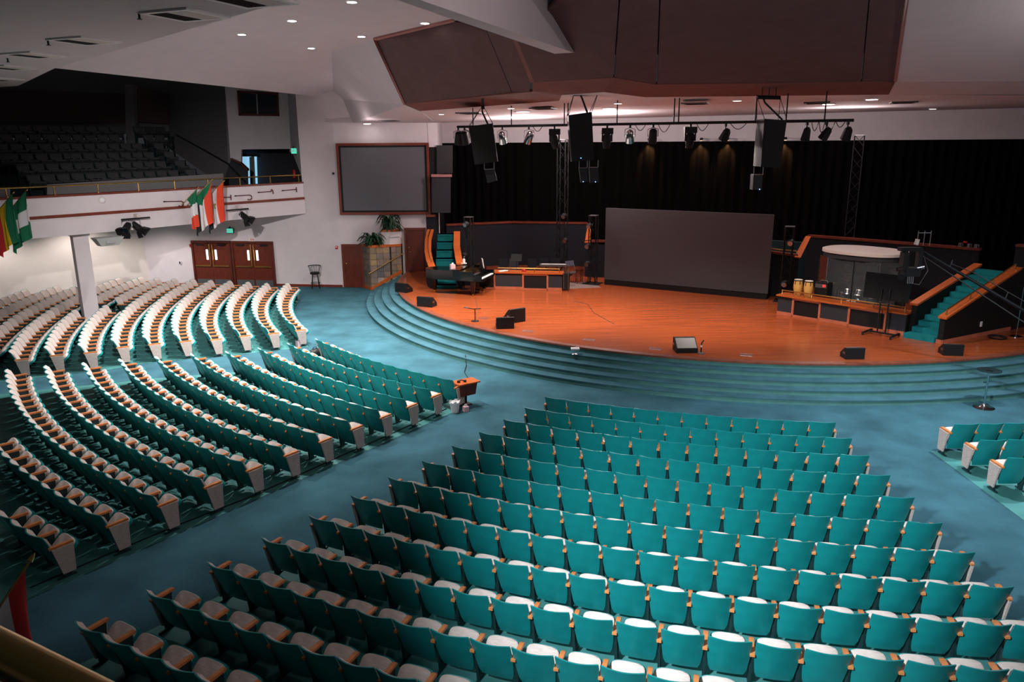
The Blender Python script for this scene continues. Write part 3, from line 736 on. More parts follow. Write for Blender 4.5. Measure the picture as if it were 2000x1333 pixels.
# lamp bars on the balcony front
def lamp_bar(x0, y0, x1, y1, lamps, lab):
    a, d = zfit(x0, y0, 0.35); b, _ = zfit(x1, y1, 0.35)
    m_ = (a + b) / 2; L = (b - a).xy.length
    t = thing('lamp_bar', lab, 'stage light', m_, math.atan2((b - a).y, (b - a).x), 'lamp bars on the balcony front')
    MB().tube([(-L / 2, 0, 0), (L / 2, 0, 0)], 0.03, 8).build('bar', MT['black'], t, True)
    MB().box((0.12, 0.14, 0.1), (0.12, 0.3, 0.12)).box((0.12, 0.02, 0.05), (0.05, 0.06, 0.12)).build('mount', MT['offwhite'], t)
    for (x, aim, barn) in lamps:
        ax = Vector(aim).normalized()
        c = Vector((x, -0.02, -0.32))
        l = MB().lathe([(0.06, -0.22), (0.12, -0.2), (0.14, 0.05), (0.15, 0.2)], 12, c, ax).build('lamp_body', MT['black'], t, True)
        MB().tube([(x - 0.17, 0, -0.3), (x - 0.17, 0, -0.05), (x, 0, 0.0), (x + 0.17, 0, -0.05), (x + 0.17, 0, -0.3)], 0.014, 6).build('yoke', MT['steel'], l)
        q_ = ax.to_track_quat('Z', 'Y')
        if barn:
            for g in range(4):
                ang = g * math.pi / 2
                c0 = c + ax * 0.3 + (q_ @ Vector((math.cos(ang), math.sin(ang), 0))) * 0.19
                mbx = MB(); u_ = q_ @ Vector((-math.sin(ang), math.cos(ang), 0)); w_ = (ax + (q_ @ Vector((math.cos(ang), math.sin(ang), 0))) * 0.5).normalized()
                mbx.slab([c0 - u_ * 0.15 - w_ * 0.13, c0 + u_ * 0.15 - w_ * 0.13, c0 + u_ * 0.2 + w_ * 0.13, c0 - u_ * 0.2 + w_ * 0.13], tuple((q_ @ Vector((math.cos(ang), math.sin(ang), 0))) * 0.012))
                mbx.build('barn_door', MT['black'], l)
        MB().lathe([(0.13, 0), (0.13, 0.012)], 12, c + ax * 0.19, ax).build('lens', MT['glass_dark'], l, True)
lamp_bar(236, 429, 292, 425, [(-0.42, (-0.9, -0.7, -0.7), True), (-0.02, (0.6, -0.8, -0.9), True)], 'lamp bar with two barn-door lamps above the column')
lamp_bar(442, 412, 486, 407, [(0.28, (0.3, -0.9, -0.75), True)], 'lamp bar with one barn-door lamp right of the flags')
# ---- flags on poles
def flag(px, py, stripes, along, label, hoist=1.3, fly=1.5, pole_dir=None, emblem=False, tri=None, z=None, loc=None, gather=0.16, lean=0.0, scale=1.0):
    if loc is None: q, d = zfit(px, py, 0.03)
    else: q, d = Vector(loc), Vector((0.7, 0.7, 0))
    out = Vector((d.y, -d.x, 0))
    pd = (Vector(pole_dir) if pole_dir else (out * 0.62 + d * 0.35 + Vector((0, 0, 0.62)))).normalized()
    t = thing('flag', label, 'flag', q, 0)
    Lp = 0.35 + hoist + 0.03
    MB().tube([(0, 0, 0), pd * Lp], 0.014 * scale, 6).lathe([(0.03 * scale, 0), (0.02 * scale, 0.05 * scale), (0.004 * scale, 0.09 * scale)], 8, pd * Lp, pd).build('pole', MT['brass'], t, True)
    NUu, NVv = 24, 30
    side = d.normalized()
    V = []; F = []; mi = []
    for i in range(NUu + 1):
        u = i / NUu                        # 0 = bottom of the hoist, 1 = top of the pole
        for j in range(NVv + 1):
            v = j / NVv
            g = gather * (1 - math.exp(-3.0 * v))
            uu = u + (0.5 - u) * g * 0.75
            base_ = pd * (0.35 + hoist * uu)
            fold = 0.085 * math.sin(u * 15.0 + 1.0 + v) * min(1, v * 2.5) + 0.05 * math.sin(u * 6.0 + v * 3.0) * v
            p = base_ + Vector((0, 0, -fly * v)) + side * (fold * scale) + out * (0.03 * math.sin(u * 9 + v * 2) * v + lean * v)
            V.append(p)
    for i in range(NUu):
        for j in range(NVv):
            a = i * (NVv + 1) + j
            F.append((a, a + 1, a + NVv + 2, a + NVv + 1))
            u = (i + 0.5) / NUu; v = (j + 0.5) / NVv
            s_ = (1 - u) if along == 'u' else v
            k = min(len(stripes) - 1, int(s_ * len(stripes)))
            m_ = k
            if tri is not None and v < 0.42 * (1 - abs(2 * u - 1)): m_ = len(stripes)
            mi.append(m_)
    mb = MB(); mb.v = [tuple(p) for p in V]; mb.f = F; mb.m = mi
    n = len(mb.v)
    mb.v += [tuple(p + out * 0.006) for p in V]; mb.f = F + [tuple(x + n for x in reversed(f)) for f in F]; mb.m = mi + mi
    mats = [MT[s_] for s_ in stripes] + ([MT[tri]] if tri else [])
    o = mb.build('cloth', mats, t, True)
    if emblem:
        i, j = int(NUu * 0.5), int(NVv * 0.42)
        c = V[i * (NVv + 1) + j] - side * 0.10 + out * 0.10
        eb = MB()
        for (w_, h_, dz) in ((0.06, 0.16, 0.0), (0.17, 0.07, 0.05), (0.11, 0.06, -0.1)): eb.box((c.x, c.y, c.z + dz), (w_ * 0.6, w_ * 0.6, h_))
        eb.build('emblem', MT['f_gold'], t)
flag(-26, 438, ['f_green', 'f_yellow', 'f_red'], 'u', 'green, yellow and red striped flag at the left edge of the view')
flag(2, 432, ['f_green', 'f_white', 'f_green'], 'v', 'green and white flag hanging from the balcony front at left')
flag(355, 400, ['f_green', 'f_white', 'f_orange'], 'v', 'narrow green, white and red flag, leftmost of the middle three', hoist=0.7, fly=1.45, gather=0.95)
flag(362, 404, ['f_orange', 'f_white', 'f_black'], 'u', 'red, white and black flag with a green triangle on the balcony front', tri='f_green', hoist=1.35, fly=1.6)
flag(388, 404, ['f_orange', 'f_white', 'f_black'], 'u', 'red, white and black flag with a gold emblem on the balcony front', emblem=True, hoist=1.3, fly=1.5)
fp = AZ(-268, 1600, 5.0)
flag(0, 0, ['f_red', 'f_white', 'f_white', 'f_red', 'f_red'], 'u', 'red and white flag at the bottom left corner beside the rail', loc=(fp.x, fp.y, 5.0), pole_dir=(0.25, 0.75, 0.6), hoist=0.5, fly=0.75, scale=0.4)
# ---- swivel stool by the side wall
p = AZ(618, 563.5, 0)
t = thing('swivel_stool', 'black metal swivel bar stool with a curved spindle back by the white wall', 'stool', (p.x, p.y - 0.1, 0), R(20))
for g in range(4):
    a = R(45 + 90 * g)
    MB().tube([(0.16 * math.cos(a), 0.16 * math.sin(a), 0.74), (0.27 * math.cos(a), 0.27 * math.sin(a), 0.0)], 0.017, 6).build('leg', MT['black'], t)
MB().tube([(0.23 * math.cos(R(g)), 0.23 * math.sin(R(g)), 0.3) for g in range(0, 361, 20)], 0.013, 6).build('foot_ring', MT['black'], t, True)
MB().lathe([(0.19, 0.74), (0.235, 0.76), (0.24, 0.82), (0.20, 0.85)], 18).build('seat', MT['black'], t, True)
arcp = [(0.30 * math.cos(R(g)), 0.30 * math.sin(R(g)), 1.16) for g in range(-20, 201, 15)]
MB().tube(arcp, 0.02, 8).build('back_rail', MT['black'], t, True)
for g in range(-15, 196, 26):
    MB().tube([(0.21 * math.cos(R(g)), 0.21 * math.sin(R(g)), 0.82), (0.30 * math.cos(R(g)), 0.30 * math.sin(R(g)), 1.16)], 0.010, 6).build('spindle', MT['black'], t)
# ================================================================ AUDITORIUM SEATS
NU = 8
PROF = [(0.0, 0.87), (0.034, 0.79), (0.082, 0.68), (0.130, 0.57), (0.178, 0.46), (0.222, 0.36), (0.266, 0.26), (0.325, 0.165)]
HW = [0.278, 0.280, 0.278, 0.274, 0.268, 0.258, 0.246, 0.215]
BOW = [0.078, 0.077, 0.073, 0.067, 0.06, 0.05, 0.035, 0.015]
def shell_pt(u, i, dy=0.0, ins=0.0, dz=0.0):
    y, z = PROF[i]
    return (u * (HW[i] - ins), y + BOW[i] * u * u + dy, z + dz - 0.012 * (u ** 4 if i == 0 else 0))
def sheet(rows, front):
    mb = MB()
    n = len(rows); m = len(rows[0])
    V = [p for r in rows for p in r] + [p for r in front for p in r]
    fs = []
    for i in range(n - 1):
        for j in range(m - 1):
            a = i * m + j
            fs.append((a, a + 1, a + m + 1, a + m)); b = a + n * m
            fs.append((b, b + m, b + m + 1, b + 1))
    o = n * m
    for j in range(m - 1):
        fs.append((j, j + o, j + 1 + o, j + 1))
        a = (n - 1) * m + j; fs.append((a, a + 1, a + 1 + o, a + o))
    for i in range(n - 1):
        a = i * m; fs.append((a, a + m, a + m + o, a + o))
        a = i * m + m - 1; fs.append((a, a + o, a + m + o, a + m))
    return mb.add(V, fs)
us = [-1 + 2 * j / NU for j in range(NU + 1)]
rows = [[shell_pt(u, i) for u in us] for i in range(8)]
fr = [[shell_pt(u, i, 0.02, 0.004) for u in us] for i in range(8)]
ME_SHELL = sheet(rows, fr).mesh('backrest_shell', MT['shell'], True)
rows = [[shell_pt(u, i, 0.02, 0.014, -0.006 if i == 0 else 0) for u in us] for i in range(7)]
fr = [[shell_pt(u, i, 0.075 - 0.02 * u * u - (0.03 if i == 0 else 0), 0.022, -0.016 if i == 0 else 0) for u in us] for i in range(7)]
ME_CUSH = sheet(rows, fr).mesh('back_cushion', MT['cushion'], True)
TILT = R(38)
def seat_local(x, s_, t):
    return (x, 0.335 + s_ * math.cos(TILT) - t * math.sin(TILT), 0.295 + s_ * math.sin(TILT) + t * math.cos(TILT))
def outline(w0, w1, L, n=14, s0=0.0):
    pts = [(-w0, s0)]
    for i in range(n + 1):
        a = math.pi - math.pi * i / n
        ca, sa = math.cos(a), math.sin(a)
        pts.append((w1 * math.copysign(abs(ca) ** 0.55, ca), s0 + L - 0.13 + 0.13 * abs(sa) ** 0.6))
    pts.append((w0, s0))
    return pts
def pad(ol, t0, t1, dome, inset):
    mb = MB(); n = len(ol)
    cx = 0; cs = sum(p[1] for p in ol) / n
    V = [seat_local(p[0], p[1], t0) for p in ol] + [seat_local(p[0], p[1], t1) for p in ol]
    V += [seat_local(p[0] * (1 - inset), cs + (p[1] - cs) * (1 - inset), t1 + dome) for p in ol]
    fs = [tuple(range(n))[::-1]]
    for k in range(2):
        for i in range(n): fs.append((k * n + i, k * n + (i + 1) % n, (k + 1) * n + (i + 1) % n, (k + 1) * n + i))
    fs.append(tuple(2 * n + i for i in range(n)))
    return mb.add(V, fs)
ME_PAN = pad(outline(0.20, 0.235, 0.425), -0.055, 0.0, 0.004, 0.03).mesh('seat_pan', MT['shell'], True)
ME_SEAT = pad(outline(0.20, 0.225, 0.395, s0=0.01), 0.002, 0.05, 0.018, 0.12).mesh('seat_cushion', MT['cushion'], True)
def arm_mb():
    mb = MB()
    prof = [(0.15, 0.592), (0.15, 0.624), (0.18, 0.632), (0.51, 0.632), (0.54, 0.624), (0.545, 0.600), (0.52, 0.592)]
    n = len(prof)
    V = [(-0.032, y, z) for y, z in prof] + [(0.032, y, z) for y, z in prof]
    return mb.add(V, [tuple(range(n)), tuple(range(2 * n - 1, n - 1, -1))] + [(i, (i + 1) % n, n + (i + 1) % n, n + i) for i in range(n)])
ME_ARM = arm_mb().mesh('armrest', MT['wood_arm'])
def side_poly(mb, prof, x0, x1):
    n = len(prof)
    V = [(x0, y, z) for y, z in prof] + [(x1, y, z) for y, z in prof]
    return mb.add(V, [tuple(range(n)), tuple(range(2 * n - 1, n - 1, -1))] + [(i, (i + 1) % n, n + (i + 1) % n, n + i) for i in range(n)])
ME_STD = side_poly(MB(), [(0.22, 0.592), (0.50, 0.592), (0.48, 0.35), (0.45, 0.03), (0.52, 0.03), (0.52, 0.006), (0.22, 0.006), (0.22, 0.03), (0.33, 0.03), (0.28, 0.40)], -0.018, 0.018).mesh('support', MT['standard'])
ME_END = side_poly(MB(), [(0.18, 0.592), (0.53, 0.592), (0.51, 0.10), (0.30, 0.10)], -0.016, 0.016).mesh('end_panel', MT['panel_fab'])
def ordn(n):
    return '%d%s' % (n, 'th' if 10 <= n % 100 <= 20 else {1: 'st', 2: 'nd', 3: 'rd'}.get(n % 10, 'th'))
COLUMN = (-17.25, 30.75)
SEATS = []           # (distance, block, row, index, position, angle, first, last)
def visible(p):
    best = False
    for dz in (0.1, 0.5, 0.86):
        x, y = proj(p + Vector((0, 0, dz)))
        if -30 < x < 2030 and -30 < y < 1375: best = True
    return best
BLK = {'c': ('centre block', 'left'), 'l1': ('left-centre block', 'right'), 'l2': ('far left block', 'right'), 'r': ('right block', 'left')}
for blk, fn, kmax in (('c', row_c, 15), ('l1', row_l1, 14), ('l2', row_l2, 13), ('r', row_r, 5)):
    for k in range(kmax + 1):
        r = R0 + DR * k
        a, b = fn(k)
        span = R(b - a) * r
        n = max(1, round(span / PITCHS))
        step = (b - a) / n
        lst = []
        for i in range(n):
            th = a + step * (i + 0.5)
            p = POL(r, th)
            if (p.xy - Vector(COLUMN)).length < 1.0 or (POL(r - 0.35, th).xy - Vector(COLUMN)).length < 0.85:
                lst.append(None); continue
            if not visible(p): lst.append(None); continue
            lst.append((p, th, i == 0, i == n - 1))
        vis = [x for x in lst if x]
        order = list(range(len(vis))) if BLK[blk][1] == 'left' else list(range(len(vis)))[::-1]
        cnt = {j: c + 1 for c, j in enumerate(order)}
        for j, (p, th, f, l) in enumerate(vis):
            SEATS.append(((p - CAMP).length, blk, k, cnt[j], p, th, f, l))
SEATS.sort(key=lambda s: s[0])
LIMIT = 300
def seat_parts(f, l):
    ps = [('backrest_shell', ME_SHELL, 0), ('back_cushion', ME_CUSH, 0), ('seat_pan', ME_PAN, 0), ('seat_cushion', ME_SEAT, 0),
          ('armrest', ME_ARM, 0.295), ('support', ME_STD, 0.295)]
    if f: ps += [('armrest', ME_ARM, -0.295), ('support', ME_STD, -0.295), ('end_panel', ME_END, -0.33)]
    if l: ps += [('end_panel', ME_END, 0.33)]
    return ps
for (dist, blk, k, c, p, th, f, l) in SEATS[:LIMIT]:
    bn, side = BLK[blk]
    t = thing('auditorium_seat', 'teal seat, %s row from the stage in the %s, %s from its %s' % (ordn(k + 1), bn, ordn(c), side), 'seat', (p.x, p.y, 0), R(th), 'seats of the ' + bn)
    for nm, me, x in seat_parts(f, l):
        o = link(nm, me, t)
        o.location = (x, 0, 0)
rest = MB(); RM = [MT['shell'], MT['cushion'], MT['wood_arm'], MT['standard'], MT['panel_fab']]
MI = {'backrest_shell': 0, 'back_cushion': 1, 'seat_pan': 0, 'seat_cushion': 1, 'armrest': 2, 'support': 3, 'end_panel': 4}
GEO = {}
for me in (ME_SHELL, ME_CUSH, ME_PAN, ME_SEAT, ME_ARM, ME_STD, ME_END):
    GEO[me.name] = ([tuple(v.co) for v in me.vertices], [tuple(q.vertices) for q in me.polygons])
for (dist, blk, k, c, p, th, f, l) in SEATS[LIMIT:]:
    ca, sa = math.cos(R(th)), math.sin(R(th))
    for nm, me, x in seat_parts(f, l):
        V, Fc = GEO[me.name]
        rest.add([(p.x + (v[0] + x) * ca - v[1] * sa, p.y + (v[0] + x) * sa + v[1] * ca, v[2]) for v in V], Fc, MI[nm])
me = bpy.data.meshes.new('auditorium_seats_beyond')
me.from_pydata(rest.v, [], rest.f)
for m in RM: me.materials.append(m)
me.polygons.foreach_set('material_index', rest.m)
me.polygons.foreach_set('use_smooth', [True] * len(me.polygons))
try: me.set_sharp_from_angle(angle=R(40))
except Exception: pass
tag(link('auditorium_seats_beyond', me), 'curved rows of beige-cushioned teal seats further back on the left', 'seats', kind='stuff')
print('SEATS', len(SEATS))
# ================================================================ STAGE THINGS
ZS = 0.8
def ground_z(p):
    r = math.hypot(p[0] - CX, p[1] - CY)
    if r > RB: return 0.0
    if r < RB - TR * 4: return ZS
    return RISE * (int((RB - r) / TR) + 1)
# ---- stone planter with two plant boxes
pt = thing('stone_planter', 'slate-tiled corner planter with a brass handrail beside the steps', 'planter', (-6.9, 38.0, 0))
pb = Vector(pt.location)
PP = [(-7.42, 38.42), (-6.98, 37.72), (-6.05, 38.02), (-5.98, 38.05), (-5.50, 38.22), (-5.46, 38.44)]
MB().prism([(x - pb.x, y - pb.y) for x, y in PP], 0, 2.22).build('core', MT['grey_panel'], pt)
k = 0
def tiles(a, b, nc, z0, z1, nr, order):
    global k
    a = Vector((*a, 0)) - Vector((pb.x, pb.y, 0)); b = Vector((*b, 0)) - Vector((pb.x, pb.y, 0))
    e = (b - a); L = e.length; e.normalize(); n_ = Vector((e.y, -e.x, 0))
    w = L / nc; h = (z1 - z0) / nr
    for r_ in range(nr):
        for c in range(nc):
            m_ = a + e * (w * (c + 0.5)) + n_ * (0.012 + 0.006 * random.random()); 
            MB().box((m_.x, m_.y, z0 + h * (r_ + 0.5)), (w - 0.012, 0.03, h - 0.012), math.atan2(e.y, e.x)).build('tile', STONES[(order[(r_ * nc + c) % len(order)])], pt)
tiles(PP[0], PP[1], 2, 0.02, 2.12, 7, [0, 6, 2, 0, 4, 0, 6, 2])
tiles(PP[1], PP[2], 3, 0.02, 2.12, 7, [0, 4, 1, 6, 7, 5, 2, 4, 6, 6, 4, 2, 5, 6, 6, 1, 2, 6, 0, 1, 5])
tiles(PP[3], PP[4], 2, 0.02, 2.12, 7, [6, 0, 3, 6, 0, 2, 6, 5, 1, 6, 0, 2])
for (i, j, z0) in ((0, 1, 0), (1, 2, 0), (2, 3, 0.32), (3, 4, 0.5)):
    a, b = PP[i], PP[j]
    ribbon(MB(), [(a[0] - pb.x, a[1] - pb.y), (b[0] - pb.x, b[1] - pb.y)], 2.12, 2.24, -0.06, 0.02).build('wood_cap', MT['wood'], pt)
# sloping wooden skirting following the steps
sk = MB()
for (a, b, za, zb_) in ((PP[0], PP[1], 0.0, 0.0), (PP[1], PP[2], 0.0, 0.52), (PP[2], PP[4], 0.52, 0.80)):
    e = (Vector((*b, 0)) - Vector((*a, 0))).normalized(); n_ = Vector((e.y, -e.x, 0)) * 0.05
    A_ = Vector((*a, 0)) - Vector((pb.x, pb.y, 0)) + n_; B_ = Vector((*b, 0)) - Vector((pb.x, pb.y, 0)) + n_
    sk.slab([A_ + Vector((0, 0, za)), B_ + Vector((0, 0, zb_)), B_ + Vector((0, 0, zb_ + 0.16)), A_ + Vector((0, 0, za + 0.16))], tuple(-n_ * 0.8))
sk.build('skirting', MT['wood'], pt)
h0 = AD(721, 535, 37.55); h1 = AD(789, 494.5, 38.0)
MB().tube([h0 - pb, h1 - pb], 0.024, 8).build('handrail', MT['brass'], pt, True)
for f_ in (0.35, 0.75):
    q = h0.lerp(h1, f_) - pb
    MB().tube([q, q + Vector((0.02, 0.18, -0.03))], 0.014, 6).build('bracket', MT['brass'], pt)
# white upper box on the planter
UPP = [(-6.42, 38.44), (-6.40, 38.02), (-6.02, 38.00), (-5.50, 38.22), (-5.46, 38.44)]
ub = MB().prism([(x - pb.x, y - pb.y) for x, y in UPP], 2.24, 2.86).build('upper_box', MT['wall'], pt)
MB().prism([((x - pb.x) , (y - pb.y) - 0.02) for x, y in UPP], 2.86, 2.97).build('upper_cap', MT['wood'], pt)
ribbon(MB(), [(UPP[2][0] - pb.x, UPP[2][1] - pb.y), (UPP[3][0] - pb.x, UPP[3][1] - pb.y)], 2.60, 2.66, -0.06, 0.02).build('ledge', MT['wall'], pt)
def plant(loc, label, n, spread, hgt):
    t = thing('potted_plant', label, 'plant', loc, 0)
    MB().lathe([(0.14, 0), (0.19, 0.12), (0.19, 0.14)], 12).build('pot', MT['wood_dark'], t, True)
    for i in range(n):
        a = random.uniform(0, 2 * math.pi); L = random.uniform(0.55, 1.0) * spread; up_ = random.uniform(0.1, 1.0) * hgt
        d = Vector((math.cos(a), math.sin(a) * (0.12 if math.sin(a) > 0 else 0.6), 0)); sd = Vector((-math.sin(a), math.cos(a), 0))
        V = []; wmax = random.uniform(0.055, 0.10)
        NS = 6
        for j in range(NS + 1):
            s_ = j / NS
            c = d * (L * s_) + Vector((0, 0, 0.10 + up_ * math.sin(s_ * 2.3) - 0.42 * s_ * s_ * hgt))
            w = wmax * math.sin(math.pi * min(0.97, 0.12 + s_ * 0.85))
            V += [c - sd * w, c + Vector((0, 0, -0.012)), c + sd * w]
        F = []
        for j in range(NS):
            F += [(3 * j, 3 * j + 1, 3 * j + 4, 3 * j + 3), (3 * j + 1, 3 * j + 2, 3 * j + 5, 3 * j + 4)]
        nV = len(V)
        V += [v + Vector((0, 0, 0.006)) for v in V]; F += [tuple(x + nV for x in reversed(f)) for f in F]
        MB().add(V, F).build('leaf', MT['leaf'], t, True)
plant((-5.95, 38.12, 2.97), 'bushy dark green plant in the upper white planter box', 80, 0.78, 0.75)
plant((-6.88, 38.05, 2.24), 'bushy dark green plant on the lower stone planter', 80, 0.80, 0.6)
# ---- low consoles with brass rails
def console(label, A, B, H, depth, recesses, posts, rail0, rail1):
    A = Vector((*A, 0)); B = Vector((*B, 0)); e = (B - A).normalized(); L = (B - A).length
    t = thing('stage_console', label, 'console', (A.x, A.y, ZS), math.atan2(e.y, e.x))
    xs = [0] + [v for r_ in recesses for v in r_] + [L]
    MB().box((L / 2, depth / 2 + 0.05, H / 2), (L - 0.02, depth - 0.1, H - 0.02)).build('body', MT['charcoal'], t)
    for i in range(0, len(xs), 2):
        x0, x1 = xs[i], xs[i + 1]
        MB().box(((x0 + x1) / 2, 0.03, H / 2 + 0.05), (x1 - x0, 0.05, H - 0.12)).build('carpet_panel', MT['grey_panel'], t)
        MB().box(((x0 + x1) / 2, 0.0, 0.06), (x1 - x0, 0.05, 0.12)).build('plinth', MT['wood_pink'], t)
    for (x0, x1) in recesses:
        MB().box(((x0 + x1) / 2, 0.045, H / 2), (x1 - x0 - 0.1, 0.03, H - 0.14)).build('black_panel', MT['black'], t)
        f_ = MB(); f_.box((x0 + 0.03, 0.0, H / 2), (0.07, 0.06, H)); f_.box((x1 - 0.03, 0.0, H / 2), (0.07, 0.06, H)); f_.box(((x0 + x1) / 2, 0.0, H - 0.04), (x1 - x0, 0.06, 0.07)); f_.box(((x0 + x1) / 2, 0.0, 0.035), (x1 - x0, 0.06, 0.07))
        f_.build('panel_frame', MT['wood_pink'], t)
    MB().box((L / 2, depth / 2 - 0.03, H + 0.025), (L + 0.08, depth + 0.12, 0.05)).build('wood_top', MT['wood'], t)
    MB().tube([(rail0, 0.05, H + 0.22), (rail1, 0.05, H + 0.22)], 0.024, 8).build('brass_rail', MT['brass'], t, True)
    for x in posts: MB().tube([(x, 0.05, H + 0.05), (x, 0.05, H + 0.23)], 0.022, 8).build('rail_post', MT['brass'], t, True)
    MB().box((L - 0.01, depth / 2, H / 2), (0.04, depth - 0.12, H - 0.03)).build('end_panel', MT['black'], t)
    return t, e, L
CL, eL, LL = console('low charcoal console with an orange wooden top behind the piano', (-2.48, 33.86), (2.2, 33.06), 0.72, 0.55, [(0.70, 1.78), (3.0, 4.14)], [2.38, 3.52, 4.62], 1.9, 4.64)
CR, eR, LR = console('low charcoal console with an orange wooden top in front of the drums', (9.93, 28.1), (13.02, 24.72), 0.70, 0.55, [(0.58, 1.66), (2.66, 3.96)], [0.12, 1.26, 2.36, 3.46, 4.50], 0.1, 4.52)
def onR(x, y, z=0.0):
    n_ = Vector((-eR.y, eR.x, 0)); return Vector((9.93, 28.1, ZS + z)) + eR * x + n_ * y
def onL(x, y, z=0.0):
    n_ = Vector((-eL.y, eL.x, 0)); return Vector((-2.48, 33.86, ZS + z)) + eL * x + n_ * y
# ---- charcoal choir walls with wooden caps
def capwall(name, P3, zb, label, capw=0.16, m='charcoal'):
    P3 = [Vector(p) for p in P3]
    mb = MB(); cb = MB()
    for i in range(len(P3) - 1):
        a, b = P3[i], P3[i + 1]
        e = Vector((b.x - a.x, b.y - a.y, 0)).normalized(); n_ = Vector((-e.y, e.x, 0)) * 0.2
        mb.slab([Vector((a.x, a.y, zb)), Vector((b.x, b.y, zb)), b, a], tuple(n_))
        nn = Vector((e.y, -e.x, 0)) * 0.05
        cb.slab([a + nn, b + nn, b + nn + Vector((0, 0, 0.09)), a + nn + Vector((0, 0, 0.09))], tuple(n_ * 1.5))
    w_ = struct(name, mb, MT[m], label)
    c = cb.build('wood_cap', MT['wood_trim'], w_)
def ADz(px, py, z):
    return AZ(px, py, z)
capwall('wall_choir_left', [(-3.3, 39.3, 3.0), AZ(1000, 436, 3.0), AZ(1148, 438, 3.0)], ZS, 'charcoal choir wall with a wooden cap left of the big grey screen')
capwall('wall_choir_right', [AZ(1577, 463, 3.0), AZ(1720, 474, 3.0), AZ(1913, 490, 3.0)], ZS, 'charcoal choir wall with a wooden cap behind the drums')
capwall('wall_choir_low_left', [AD(1143, 473, 36.6), AD(1200, 473.5, 36.2)], ZS, 'lower charcoal wall beside the left edge of the big grey screen')
capwall('wall_choir_low_right', [AD(1495, 494, 31.6), AD(1559, 502, 31.0)], ZS, 'lower charcoal wall beside the right edge of the big grey screen')
for (pts, lab) in (([AD(1142, 474, 36.5), AD(1152, 474, 36.4), AD(1156, 437, 37.6), AD(1148, 437, 37.8)], 'sloping wooden cap left of the big grey screen'),
                   ([AD(1552, 502, 30.9), AD(1564, 503, 30.8), AD(1584, 462, 32.6), AD(1574, 461, 32.8)], 'sloping wooden cap right of the big grey screen')):
    struct('trim_choir_slope', MB().slab(pts, (0, 0.1, -0.06)), MT['wood'], lab)
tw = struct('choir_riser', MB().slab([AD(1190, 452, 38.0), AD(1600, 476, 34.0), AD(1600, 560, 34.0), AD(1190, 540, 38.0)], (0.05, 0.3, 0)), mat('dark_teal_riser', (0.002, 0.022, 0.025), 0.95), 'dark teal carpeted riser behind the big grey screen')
t = thing('choir_rail', 'short brass rail on the low wall right of the big grey screen', 'railing', AD(1556, 499, 31.0))
b_ = Vector(t.location)
MB().tube([AD(1500, 485, 31.5) - b_, AD(1556, 491, 31.1) - b_], 0.022, 8).build('rail', MT['brass'], t, True)
for x, y in ((1556, 491), (1531, 488.5)): MB().tube([AD(x, y, 31.1) - b_, AD(x, y + 9, 31.1) - b_], 0.02, 8).build('post', MT['brass'], t, True)
# ---- left stair
SL = struct('stair_left', MB().box((0, 0, 0.05), (0.2, 0.2, 0.1)), MT['stair'], 'teal carpeted stair behind the piano')
SL.location = (-2.95, 34.4, ZS)
for i in range(7):
    MB().box((-0.01 * i, -0.55 + 0.50 * i, 0.32 * (i + 0.5) / 2), (0.98, 0.50, 0.32 * (i + 0.5))).box((-0.01 * i, -0.57 + 0.50 * i, 0.32 * (i + 0.5) - 0.03), (0.98, 0.52, 0.06)).build('tread', MT['stair'], SL)
def banister(pts, width, name, label, dx=0.0):
    C_ = [AD(*p) for p in pts]
    mb = MB(); wb = MB()
    for i in range(len(C_) - 1):
        a, b = C_[i], C_[i + 1]
        w = Vector((width / 2, 0, 0))
        mb.slab([a - w, a + w, b + w, b - w], (0, 0, -0.07))
        w2 = Vector((width / 2 - 0.04, 0, 0))
        wb.slab([Vector((a.x - w2.x, a.y, ZS)), Vector((b.x - w2.x, b.y, ZS)), b - w2 - Vector((0, 0, 0.07)), a - w2 - Vector((0, 0, 0.07))], (width - 0.08, 0, 0))
    o = struct(name, wb, MT['charcoal'], label)
    c = mb.build('wood_cap', MT['wood'], o)
    return o
bl = banister([(844, 521, 33.75), (839, 508, 34.3), (835.5, 490, 35.1), (836, 468, 36.0), (841, 448, 37.0)], 0.30, 'banister_left', 'curved orange wooden banister on the left of the teal stair')
MB().tube([AD(843, 516, 33.9) + Vector((0, 0, 0.1)), AD(839, 505, 34.4) + Vector((0, 0, 0.1)), AD(836, 489, 35.1) + Vector((0, 0, 0.1)), AD(836.5, 468, 36.0) + Vector((0, 0, 0.1)), AD(841, 452, 36.8) + Vector((0, 0, 0.1))], 0.022, 8).build('brass_rail', MT['brass'], bl, True)
banister([(898, 515, 33.75), (895, 500, 34.3), (892, 480, 35.2), (892.5, 452, 36.6)], 0.30, 'banister_left_inner', 'curved orange wooden banister between the teal stair and the console')
capwall('wall_stair_pier', [AD(832, 424, 37.6), AD(850, 424, 37.6)], ZS, 'charcoal pier with a wooden cap under the projection screen corner')
wallpx('wall_side_panel', [(843, 416, 38.15), (880, 416, 38.15), (880, 346, 38.15), (843, 346, 38.15)], MT['grey_panel'], 'dark grey panel right of the projection screen', (0, 0.1, 0))
wallpx('trim_side_panel', [(842, 346, 38.1), (882, 346, 38.1), (882, 341, 38.1), (842, 341, 38.1)], MT['pink_trim'], 'pale red ledge right of the projection screen', (0, 0.25, 0))
wallpx('wall_side_opening', [(853, 339, 38.4), (884, 339, 38.6), (884, 284, 38.6), (853, 284, 38.4)], MT['black'], 'dark wooden side opening right of the projection screen', (0, 0.1, 0))
